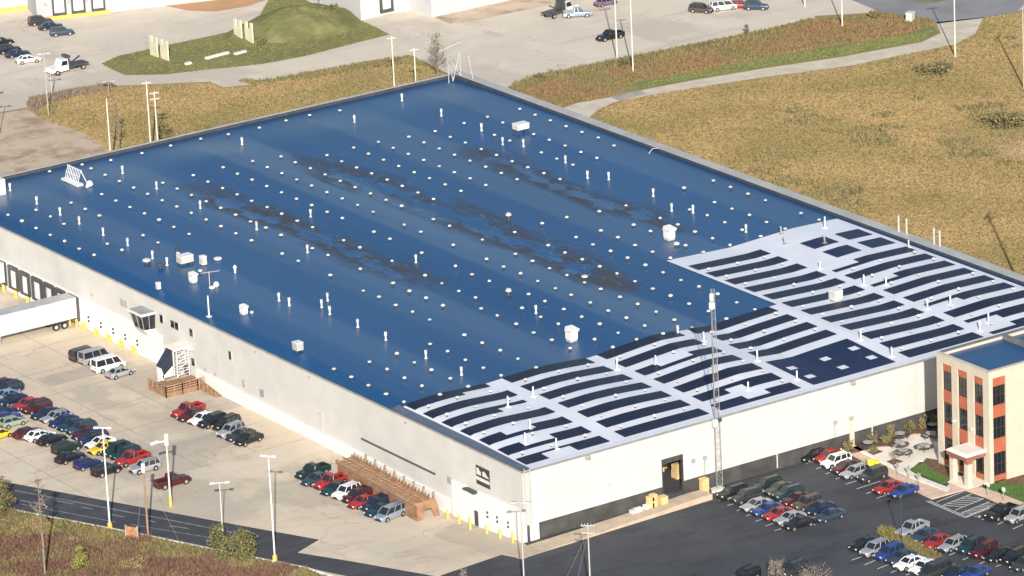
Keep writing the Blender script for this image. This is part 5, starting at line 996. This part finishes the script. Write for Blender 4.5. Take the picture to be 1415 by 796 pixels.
# row: (name in labels, group, heading degrees, minimum spacing, [(kind, colour, px, py)])
ROWS = [
('the long back row of the yard', 'cars parked in the long back row of the yard', 183, 2.05, [('sedan','maroon',2,530),('suv','navy',12,537),('sedan','skyblue',7,546),('sedan','navy',18,550),('sedan','red',38,557),('suv','maroon',48,563),('sedan','navy',64,572),('wagon','silver',80,577),('sedan','indigo',91,583),('sedan','teal',101,587),('suv','slate',110,591),('sedan','maroon',116,597),('suv','navy',124,602),('sedan','white',137,611),('sedan','yellow',143,619),('suv','green',158,621),('suv','teal',171,625),('pickup','red',182,633),('suv','silver',198,645)]),
('the front row of the yard', 'cars parked in the front row of the yard', 2, 2.0, [('sedan','navy',5,567),('sedan','blue',6,576),('hatch','sage',17,582),('sedan','maroon',39,597),('sedan','white',55,600),('sedan','black',71,606),('suv','green',91,618),('sedan','black',95,631),('hatch','indigo',120,640),('suv','black',145,649)]),
('the row below the timber deck', 'cars parked below the timber deck', 189, 1.95, [('pickup','red',258,567),('sedan','maroon',265,573),('sedan','white',277,577),('suv','black',294,581),('suv','black',311,585),('suv','silver',321,594),('sedan','grey',333,600),('sedan','black',344,605)]),
('the row beside the timber bin', 'cars parked beside the timber bin', 190, 1.95, [('pickup','green',430,651),('sedan','slate',436,661),('pickup','red',456,665),('sedan','teal',464,676),('suv','white',478,679),('suv','maroon',493,684),('sedan','red',502,693),('suv','navy',521,696),('sedan','teal',525,704),('van','azure',538,706)]),
('the left asphalt double row', 'cars in the double row on the asphalt', 178, 2.05, [('suv','black',1013,680),('suv','grey',1029,686),('sedan','silver',1047,697),('sedan','blue',1060,703),('sedan','red',1078,710),('sedan','silver',1089,715),('sedan','black',1100,720)]),
('the right asphalt double row', 'cars in the double row on the asphalt', 181, 2.05, [('suv','green',1061,669),('sedan','olive',1077,676),('suv','teal',1091,682),('sedan','maroon',1100,688),('suv','brown',1113,692),('sedan','navy',1132,701),('sedan','slate',1146,711)]),
('the row along the pavement', 'cars parked along the pavement', 184, 2.05, [('hatch','black',1122,629),('sedan','red',1143,629),('suv','white',1157,636),('sedan','maroon',1169,645),('wagon','silver',1181,650),('suv','grey',1205,656),('sedan','red',1228,672),('sedan','blue',1249,677)]),
('the row behind the planted strip', 'cars behind the planted strip', 192, 2.1, [('pickup','silver',1261,730),('sedan','slate',1276,739),('sedan','red',1294,747),('wagon','silver',1318,751),('suv','teal',1341,755),('suv','maroon',1361,760),('sedan','black',1380,766),('suv','black',1399,767),('sedan','grey',1414,778)]),
('the row before the planted strip', 'cars in front of the planted strip', 188, 2.05, [('sedan','black',1195,752),('suv','silver',1212,759),('suv','blue',1225,763),('sedan','slate',1244,767),('sedan','white',1257,777),('sedan','white',1276,783),('van','grey',1290,787),('sedan','navy',1325,792),('sedan','blue',1342,789)]),
('the stalls right of the hatching', 'cars beside the hatched stalls', 191, 2.2, [('pickup','black',1386,707),('suv','silver',1406,712)]),
('the yard by the covered stair', 'vans by the covered stair', 4, 2.0, [('van','grey',120,490),('bigvan','silver',131,493),('bigvan','white',148,505),('sedan','silver',168,513)]),
('the far yard by the dock doors', 'cars by the far dock doors', -17, 2.6, [('suv','grey',54,29),('sedan','navy',70,35),('suv','slate',84,44)]),
('the far yard at the left edge', 'cars at the left edge of the far yard', -11, 2.6, [('sedan','black',1,57),('suv','black',11,68),('sedan','navy',25,73),('sedan','white',40,81)]),
]
rr = random.Random(3)
for name, group, head, ms, cars in ROWS:
    pos = [list(P(px, py, .65)[:2]) for _, _, px, py in cars]
    for _ in range(60):
        for i in range(len(pos)-1):
            d = math.hypot(pos[i+1][0]-pos[i][0], pos[i+1][1]-pos[i][1])
            if d < ms:
                e = (ms-d)/2; ux = (pos[i+1][0]-pos[i][0])/d*.0; uy = -1
                pos[i][1] += e*.9; pos[i+1][1] -= e*.9
    xm = sum(p_[0] for p_ in pos)/len(pos) if len(pos) > 5 else None
    for i, (k, c, px, py) in enumerate(cars):
        W0 = lambda j: WORD[cars[j][1]]+' '+KW[cars[j][0]]
        if i == 0: lb_ = f'{W0(0)} at the left end of {name}'
        elif i == len(cars)-1: lb_ = f'{W0(i)} at the right end of {name}'
        else: lb_ = f'{W0(i)} in {name}, right of the {W0(i-1)}'
        if lb_ in LABELS: lb_ = f'{W0(i)} in {name}, left of the {W0(i+1)}'
        if lb_ in LABELS or len(lb_.split()) > 16: print('LABEL', lb_)
        LABELS.add(lb_)
        place(k, c, pos[i][0]+rr.uniform(-.25, .25), pos[i][1], math.radians(head+rr.uniform(-3.5, 3.5)), lb_, group)
for k, c, px, py, hd, lb_, grp in [('pickup','maroon',238,664,0,'maroon pickup standing alone by the tan pole near the road','lone vehicles'),
  ('sedan','purple',837,2,0,'purple-grey car cut by the top edge above the white poles','cars on the far yard'),('pickup','black',843,49,178,'dark pickup on the far yard behind the left white pole','cars on the far yard'),
  ('suv','brown',969,12,-60,'brown SUV standing alone on the far yard','cars on the far yard'),('van','white',1000,8,-20,'white van on the far yard left of the red car','cars on the far yard'),('sedan','red',1022,6,-40,'red car on the far yard between the white van and the dark SUV','cars on the far yard'),('suv','slate',1045,8,-45,'slate blue SUV right of the red car on the far yard','cars on the far yard'),
  ('suv','black',1030,795,190,'black SUV cut by the bottom edge left of the bare bushes','lone vehicles'),('suv','grey',1096,786,190,'grey SUV behind the bare bushes at the bottom edge','lone vehicles'),('pickup','azure',798,18,-30,'pale blue pickup on the far yard near the low-loader','cars on the far yard'),('hatch','yellow',-1,599,10,'yellow car cut by the left edge beside the sage green hatchback','lone vehicles')]:
    q = P(px, py, .65); place(k, c, q[0], q[1], math.radians(hd), lb_, grp)
# flatbed trucks on the far yard
def flatbed(px, py, hd, label, cabm, beacon=True):
    q = G(px, py, .8); t = thing('flatbed_truck', label, 'truck', (q[0], q[1], 0), math.radians(hd))
    MB().hexa([(1.0, -1.0, .5), (3.4, -.95, .5), (3.4, .95, .5), (1.0, 1.0, .5)], [(1.0, -1, 1.35), (3.3, -.9, 1.2), (3.3, .9, 1.2), (1.0, 1, 1.35)]).build('bonnet', cabm, t)
    MB().hexa([(.2, -1, .5), (1.9, -1, .5), (1.9, 1, .5), (.2, 1, .5)], [(.25, -.9, 2.3), (1.3, -.85, 2.3), (1.3, .85, 2.3), (.25, .9, 2.3)]).build('cab', cabm, t)
    MB().hexa([(.4, -1.02, 1.4), (1.55, -1.0, 1.4), (1.55, 1.0, 1.4), (.4, 1.02, 1.4)], [(.42, -.94, 2.1), (1.32, -.9, 2.1), (1.32, .9, 2.1), (.42, .94, 2.1)]).build('windows', GLASS, t)
    MB().box(-3.6, .1, -1.05, 1.05, .85, 1.05).box(-.1, .1, -1.05, 1.05, 1.05, 2.2).build('flat_bed', DGREY, t)
    MB().bar((-.4, 0, 1.05), (-2.6, 0, 2.1), .2).bar((-2.6, -.8, 1.0), (-2.6, .8, 1.0), .25).box(-.3, .3, -.9, .9, 2.35, 2.75).build('lifting_gear', DGREY, t)
    wm = MB().cyl((0, -.14, 0), (0, .14, 0), .42, .42, 14).mesh('wheel', BLACK); rm = MB().cyl((0, -.155, 0), (0, .155, 0), .24, .24, 10).mesh('rim', RIM)
    for x in (2.4, -2.5):
        for s in (-.92, .92): w_ = link('wheel', wm, t, (x, s, .42)); link('rim', rm, w_)
    for s in (-.65, .65): MB().box(3.32, 3.44, s-.15, s+.15, .8, 1.0).build('headlight', LAMPW, t)
flatbed(92, 92, 184, 'white tow truck with dark flat bed on the far yard', WHITE); flatbed(775, 14, 10, 'white and grey flatbed truck on the far yard near the soil strip', OFFW)

# ================================================================== VEGETATION
def mesh_np(name, V, Fc, m):
    me = bpy.data.meshes.new(name); nv, nf = len(V), len(Fc); k = Fc.shape[1]
    me.vertices.add(nv); me.vertices.foreach_set('co', V.astype(np.float32).ravel())
    me.loops.add(nf*k); me.loops.foreach_set('vertex_index', Fc.astype(np.int32).ravel())
    me.polygons.add(nf); me.polygons.foreach_set('loop_start', np.arange(0, nf*k, k, dtype=np.int32))
    me.materials.append(m); me.update(calc_edges=True); return me
def inpoly(x, y, poly):
    r = np.zeros(len(x), bool); n = len(poly); j = n-1
    for i in range(n):
        xi, yi = poly[i]; xj, yj = poly[j]
        c = ((yi > y) != (yj > y)) & (x < (xj-xi)*(y-yi)/(yj-yi+1e-12)+xi); r ^= c; j = i
    return r
def scatter(poly_px, n, hole=None):
    poly = [tuple(G(*q)[:2]) for q in poly_px]; a = np.array(poly); lo, hi = a.min(0), a.max(0); out = np.zeros((0, 2))
    while len(out) < n:
        p_ = lo+(hi-lo)*rng.random((n*2, 2)); p_ = p_[inpoly(p_[:, 0], p_[:, 1], poly)]; out = np.vstack([out, p_])
    return out[:n]
def vnoise(p_, sc, seed=0):
    r = np.random.default_rng(seed); t = np.zeros(len(p_))
    for k in range(5):
        a = r.random()*6.28; f = sc*(1+.8*k); t += np.sin(p_[:, 0]*f*math.cos(a)+p_[:, 1]*f*math.sin(a)+r.random()*6.28)/(1+.5*k)
    return t
def tufts(name, pts, h0, h1, w, m, blades=3, z=0.0, lean=.5):
    n = len(pts); V = np.zeros((n*blades, 3, 3)); P3 = np.repeat(np.column_stack([pts, np.full(n, z)]), blades, 0); N = n*blades
    ang = rng.random(N)*6.283; hh = np.repeat(h0+(h1-h0)*rng.random(n), blades)*(.7+.6*rng.random(N)); off = (rng.random((N, 2))-.5)*w*1.5
    P3[:, :2] += off; dx, dy = np.cos(ang)*w/2, np.sin(ang)*w/2; la = rng.random(N)*6.283; ll = lean*hh*rng.random(N)
    V[:, 0] = P3-np.column_stack([dx, dy, np.zeros(N)]); V[:, 1] = P3+np.column_stack([dx, dy, np.zeros(N)]); V[:, 2] = P3+np.column_stack([np.cos(la)*ll, np.sin(la)*ll, hh])
    o = link(name, mesh_np(name, V.reshape(-1, 3), np.arange(N*3).reshape(-1, 3), m)); return stuff(o)
FIELDP = [(830, 152), (853, 141), (950, 124), (1055, 108), (1182, 91), (1320, 62), (1350, 47), (1362, 25), (1440, 14), (1440, 395), (1180, 300), (950, 213), (830, 168)]
p_ = scatter(FIELDP, 52000); v = vnoise(p_, .09, 1)+vnoise(p_, .3, 2)*.6; keep = v+rng.normal(0, .6, len(p_)) > -.5
tufts('field_grass', p_, .08, .22, .55, STRAW, 2)
p2 = scatter(FIELDP, 16000); v = vnoise(p2, .07, 5)+vnoise(p2, .25, 6)*.7; p2 = p2[v > 1.9]; tufts('field_scrub', p2, .2, .55, .5, BRUSHO, 3)
RUSTP = [(705, 122), (738, 110), (853, 87), (950, 68), (1060, 46), (1124, 30), (1218, 19), (1284, 27), (1290, 34), (1230, 50), (1150, 62), (1050, 80), (960, 98), (880, 112), (842, 131), (775, 147), (740, 140)]
p_ = scatter(RUSTP, 18000); tufts('verge_weeds', p_, .15, .5, .45, RUSTT, 3)
p_ = scatter([(710, 120), (738, 110), (853, 87), (950, 68), (1060, 46), (1124, 30), (1124, 34), (1060, 51), (950, 74), (853, 93), (740, 117)], 3500); tufts('verge_brush', p_, .35, .95, .5, BRUSHO, 4)
BACKP = [(45, 142), (75, 135), (153, 121), (290, 115), (309, 123), (350, 119), (414, 106), (497, 91), (566, 81), (598, 94), (615, 106), (400, 155), (150, 208), (110, 182), (60, 166)]
p_ = scatter(BACKP, 16000); tufts('back_verge_grass', p_, .1, .28, .45, STRAW, 2)
p_ = scatter([(40, 145), (43, 140), (75, 133), (153, 119), (155, 124), (100, 134), (60, 146), (46, 155)], 1600); tufts('edge_brush', p_, .35, .9, .45, BRUSHG, 4)
p_ = scatter([(330, 112), (350, 117), (414, 104), (497, 89), (566, 79), (600, 93), (560, 90), (497, 97), (414, 112)], 1600); tufts('edge_brush', p_, .25, .6, .45, BRUSHO, 3)
p_ = scatter(ISL, 14000); tufts('island_turf', p_[:7000], .06, .16, .4, mat('turf_blade', (.12, .135, .045), .9, col2=(.20, .18, .06), scale=.2, island=.3), 2)
p_ = scatter([(866, 126), (960, 108), (1055, 92), (1157, 77), (1274, 56), (1290, 42), (1230, 53), (1050, 83), (900, 113)], 6000); tufts('green_verge_grass', p_, .1, .25, .3, mat('verge_blade', (.13, .16, .05), .9, col2=(.18, .18, .06), scale=.2, island=.3), 2)
WEEDP = [(-30, 701), (0, 706), (100, 726), (200, 746), (330, 773), (420, 790), (470, 810), (440, 900), (-30, 900)]
p_ = scatter(WEEDP, 42000); v = vnoise(p_, .22, 11)+vnoise(p_, .7, 12)*.5; e = rng.normal(0, .5, len(p_))
poly = np.array([G(*q)[:2] for q in [(0, 706), (100, 726), (200, 746), (330, 773), (420, 790)]])
dist = np.min([np.abs(np.cross(b-a, p_-a))/np.linalg.norm(b-a) for a, b in zip(poly, poly[1:])], 0) if False else None
tufts('red_brush', p_[v+e > .6], .3, .8, .4, BRUSHR, 4, .0, .9); tufts('olive_brush', p_[(v+e <= .6) & (v+e > -.7)], .25, .7, .4, BRUSHO, 4, .0, .9); tufts('straw_grass', p_[v+e <= -.7], .2, .55, .35, STRAW, 4, .0, .9)
p_ = scatter([(-10, 703), (100, 723.5), (200, 742.5), (330, 769.5), (420, 787), (420, 793), (330, 778), (200, 751), (100, 732), (-10, 712)], 6000); tufts('roadside_grass', p_, .15, .4, .25, mat('roadside_blade', (.16, .18, .05), .9, col2=(.27, .22, .08), scale=.5, island=.3), 3)
for poly in (Z8([(795, 212), (865, 182), (1000, 264), (1015, 268), (985, 285), (960, 281)]), Z8([(1176, 305), (1290, 282), (1420, 298), (1420, 386)])):
    p_ = scatter(poly, 2500); tufts('lawn_grass', p_, .05, .1, .12, mat('lawn_blade', (.065, .13, .028), .9, col2=(.09, .16, .035), scale=1, island=.3) if 'lawn_blade' not in bpy.data.materials else bpy.data.materials['lawn_blade'], 2, .16)
# leafy plants: a branching stem plus leaf cards filling an uneven crown
def plant(name, loc, label, cat, h, rad, m, nleaf=900, leaf=.16, stem=True, base=.15, shape='round', group=None, nst=6, sm=None, trunk_r=.06):
    t = thing(name, label, cat, tuple(loc), rng.random()*6, group); r = rng
    if stem:
        s = MB(); tip = []
        s.cyl((0, 0, 0), (0, 0, h*.45), trunk_r, trunk_r*.6, 6)
        for k in range(nst):
            a = k*6.283/nst+r.random(); z0 = h*(.15+.35*r.random()); e = (rad*.75*math.cos(a), rad*.75*math.sin(a), h*(.55+.4*r.random())); s.cyl((0, 0, z0), e, trunk_r*.5, trunk_r*.15, 5)
            for j in range(2): q = np.array(e); b0 = q*(.5+.3*j); b0[2] = z0+(e[2]-z0)*(.5+.3*j); s.cyl(tuple(b0), (b0[0]+rad*.4*(r.random()-.5), b0[1]+rad*.4*(r.random()-.5), b0[2]+h*.18), trunk_r*.25, trunk_r*.08, 4)
        s.build('stem' if h < 3 else 'trunk', sm or BARK, t)
    nc = 14; u = r.random(nc)*6.283; hz_ = r.random(nc)
    if shape == 'cone': cr = rad*(1-.85*hz_)*.75*np.sqrt(r.random(nc)); ch = h*(base+.8*hz_)
    else: cr = rad*.75*np.sqrt(r.random(nc)); ch = h*(base+(.85-base)*hz_*(1-.4*(cr/rad)**2))
    C3 = np.column_stack([cr*np.cos(u), cr*np.sin(u), ch]); cs = rad*(.25+.25*r.random(nc))
    idx = r.integers(0, nc, nleaf); d = r.normal(0, 1, (nleaf, 3)); d /= np.linalg.norm(d, axis=1)[:, None]; p_ = C3[idx]+d*(cs[idx]*(.4+.7*r.random(nleaf)))[:, None]
    p_[:, 2] = np.clip(p_[:, 2], .05, h); a = r.normal(0, 1, (nleaf, 3)); a /= np.linalg.norm(a, axis=1)[:, None]; b = np.cross(a, r.normal(0, 1, (nleaf, 3))); b /= np.linalg.norm(b, axis=1)[:, None]
    sz = leaf*(.6+.8*r.random(nleaf))[:, None]; V = np.stack([p_-a*sz*.5, p_+b*sz*.45, p_+a*sz*.6, p_-b*sz*.45], 1)
    me = mesh_np('crown' if h > 3 else 'foliage', V.reshape(-1, 3), np.arange(nleaf*4).reshape(-1, 4), m); link('crown' if h > 3 else 'foliage', me, t); return t
plant('yellow_shrub', P(112, 796-6), 'yellow-green bushy shrub among the red brush at the lower left', 'shrub', 3.2, 1.3, LEAFY, 1500, .22, shape='cone')
plant('willow_shrub', (*G(322, 772)[:2], 0), 'drooping green shrub in front of the road at the short lamp pole', 'shrub', 4.6, 3.0, LEAFG, 3200, .22)
plant('olive_tree', (*G(0, 712)[:2], 0), 'olive and pink leaved tree cut by the left edge at the road', 'tree', 5.0, 2.3, LEAFD, 2400, .2)
plant('green_shrub', (*G(85, 735)[:2], 0), 'small green shrub on the roadside right of the bare tree', 'shrub', 1.7, 1.0, LEAFG, 500, .2)
plant('green_shrub', (*G(35, 745)[:2], 0), 'low tan shrub on the roadside left of the bare tree', 'shrub', 1.5, 1.2, BUSHT, 500, .2)
plant('straw_shrub', (*G(185, 790)[:2], 0), 'straw coloured shrub in the brush below the timber sign', 'shrub', 1.6, 1.5, STRAW, 600, .2)
def bare(name, loc, h, label, m=BARK, spread=1.4, r0=.12, start=.55, nb=12, lean=0.0, lf=60, lm=None):
    t = thing(name, label, 'tree', tuple(loc), 0); s = MB(); r = rng; k = 8; pts_ = [np.array([lean*h*(i/k)**1.5+.05*r.normal(), .05*r.normal(), h*i/k]) for i in range(k+1)]
    for i in range(k): s.cyl(tuple(pts_[i]), tuple(pts_[i+1]), r0*(1-.8*i/k), r0*(1-.8*(i+1)/k), 6)
    s.build('trunk', m, t); c = MB()
    for i in range(nb):
        f = start+(1-start)*r.random(); b = pts_[0]*0+np.array([lean*h*f**1.5, 0, h*f]); a = r.random()*6.283; e = b+np.array([math.cos(a), math.sin(a), .8])*spread*(.4+.8*r.random())*(1.25-f)
        c.cyl(tuple(b), tuple(e), r0*.35, .02, 5)
        for j in range(3): q = b+(e-b)*(.4+.25*j); c.cyl(tuple(q), tuple(q+np.array([r.normal(), r.normal(), .8])*spread*.28), .03, .012, 4)
    c.build('branches', m, t)
    if lf:
        m2 = MB()
        for i in range(lf):
            f = start+(1-start)*r.random(); a = r.random()*6.283; q = np.array([math.cos(a)*spread*r.random()*.9*(1.3-f), math.sin(a)*spread*r.random()*.9*(1.3-f), h*f+.4*r.random()]); d = r.normal(0, .13, (3, 3)); m2.add([q+d[0], q+d[1], q+d[2]], [(0, 1, 2)])
        m2.build('leaves', lm or LEAFB, t)
bare('bare_tree', (*G(63, 800)[:2], 0), 12.4, 'tall bare slender tree in the brush at the lower left', BARK, 2.0, .17, .62, 14, -.0, 60)
bare('bare_tree', (*G(605, 108)[:2], 0), 7.0, 'leafless grey tree behind the far corner of the warehouse', BARK, 2.4, .12, .15, 40, 0, 160)
bare('bare_tree', (*G(165, 212)[:2], 0), 8.0, 'thin dark tree beside the leftmost pale pole behind the warehouse', BARK, 1.3, .10, .35, 16, 0, 60, LEAFD)
plant('dark_tree', (*G(227, 196)[:2], 0), 'small dark tree behind the back edge right of the pale poles', 'tree', 3.8, 1.4, LEAFD, 500, .28)
plant('round_shrub', (*G(363, 62)[:2], 0), 'round dark shrub on the island grass by the mound', 'shrub', 1.3, .9, LEAFG, 350, .25)
plant('mound_shrub', (*G(457, 32)[:2], 1.0), 'dark bushes on the right flank of the grass mound', 'shrub', 2.2, 1.7, LEAFD, 700, .3)
bare('bare_tree', (*G(441, 22)[:2], 2.0), 5.0, 'thin bare tree on top of the grass mound', BARK, 1.6, .09, .3, 16, 0, 50)
plant('verge_shrub', (*G(1032, 50)[:2], 0), 'small green conifer at the edge of the far yard', 'shrub', 1.9, .6, LEAFG, 300, .2, shape='cone')
for k, (px, py, lb_) in enumerate([(745, 113, 'leftmost bush on the yard edge of the rust verge'), (765, 108, 'second bush on the yard edge of the rust verge'), (860, 92, 'bush at the foot of the white pole on the rust verge'), (985, 66, 'reddish bush midway along the rust verge'), (1210, 25, 'bush at the right end of the rust verge')]):
    plant('verge_bush', (*G(px, py)[:2], 0), lb_, 'bush', 1.5, 1.2, BUSHT if k % 2 else LEAFD, 450, .25, group='bushes along the rust verge')
for k, (px, py, lb_) in enumerate([(868, 388, 'dark'), (935, 395, 'd')]): pass
plant('field_bush', (*G(1290, 100)[:2], 0), 'low dark thicket in the dry field below the driveway', 'bush', 1.2, 3.2, LEAFD, 800, .3, stem=False); plant('field_bush', (*G(1395, 172)[:2], 0), 'grey-green thicket beside the pale soil patch', 'bush', 1.6, 4.0, LEAFD, 1200, .3, stem=False)
# planting by the front wall and on the plaza
for k, (x, y, h, lb_) in enumerate([(47.5, -.95, 1.5, 'wall shrub nearest the cream pier'), (51.2, -1.0, 1.9, 'wall shrub behind the first picnic table'), (54.2, -.9, 2.2, 'tallest wall shrub in the middle of the wall bed'), (57.3, -.8, 1.7, 'wall shrub right of the small plaza tree'), (59.3, -1.0, 2.2, 'wall shrub near the shaded office corner'), (61.0, -.9, 1.8, 'wall shrub in the shaded corner'), (52.8, -1.8, 1.1, 'low shrub in front of the wall bed')]):
    plant('wall_shrub', (x, y, .2), lb_, 'shrub', h, .75, LEAFG if k % 2 else BUSHT, 420, .17, group='shrubs along the front wall')
for (px, py, lb_, h, mm_) in [(510, 430, 'low brown shrub in the square planter on the plaza', .8, BUSHT), (695, 520, 'thin sapling in the square planter on the plaza', 1.9, LEAFD), (700, 262, 'small bare tree by the wall planting at the plaza edge', 3.2, LEAFB)]:
    g = G(1130+px/6.633, 560+py/6.633, .12); o = plant('plaza_sapling', (g[0], g[1], .14), lb_, 'sapling', h, .5 if h > 1 else .75, mm_, 60 if h > 1 else 260, .13, trunk_r=.04)
    MB().box(-.95, .95, -.75, .75, -.018, .012).build('planter_bed', MULCH, o); o.rotation_euler = (0, 0, .1)
# planted strip between the two rows of cars
STRIP = V7([(355, 345), (470, 335), (560, 380), (680, 440), (800, 505), (930, 575), (1090, 690), (1300, 800), (1100, 800), (870, 640), (720, 560), (560, 460)])
sheet('planted_strip', STRIP, MULCH, .05)
p_ = scatter(STRIP, 1500); tufts('strip_grass', p_, .35, .75, .16, BUSHT, 6, .05); p_ = scatter(V7([(355, 345), (470, 335), (540, 370), (560, 440), (450, 410)]), 300); tufts('strip_grass', p_, .4, .8, .16, LEAFY, 6, .05)
plant('bare_bush', (*G(1075, 800)[:2], 0), 'pinkish bare bush at the bottom edge between two dark cars', 'bush', 3.0, 1.2, LEAFB, 700, .12, trunk_r=.04, nst=10); plant('bare_bush', (*G(1125, 812)[:2], 0), 'spreading grey bare bush at the bottom edge', 'bush', 2.6, 2.3, LEAFB, 900, .12, trunk_r=.04, nst=12)
plant('bare_bush', (*G(640, 800)[:2], 0), 'small bare bush at the corner of the concrete yard by the asphalt', 'bush', 1.6, .7, LEAFB, 150, .12, trunk_r=.03)
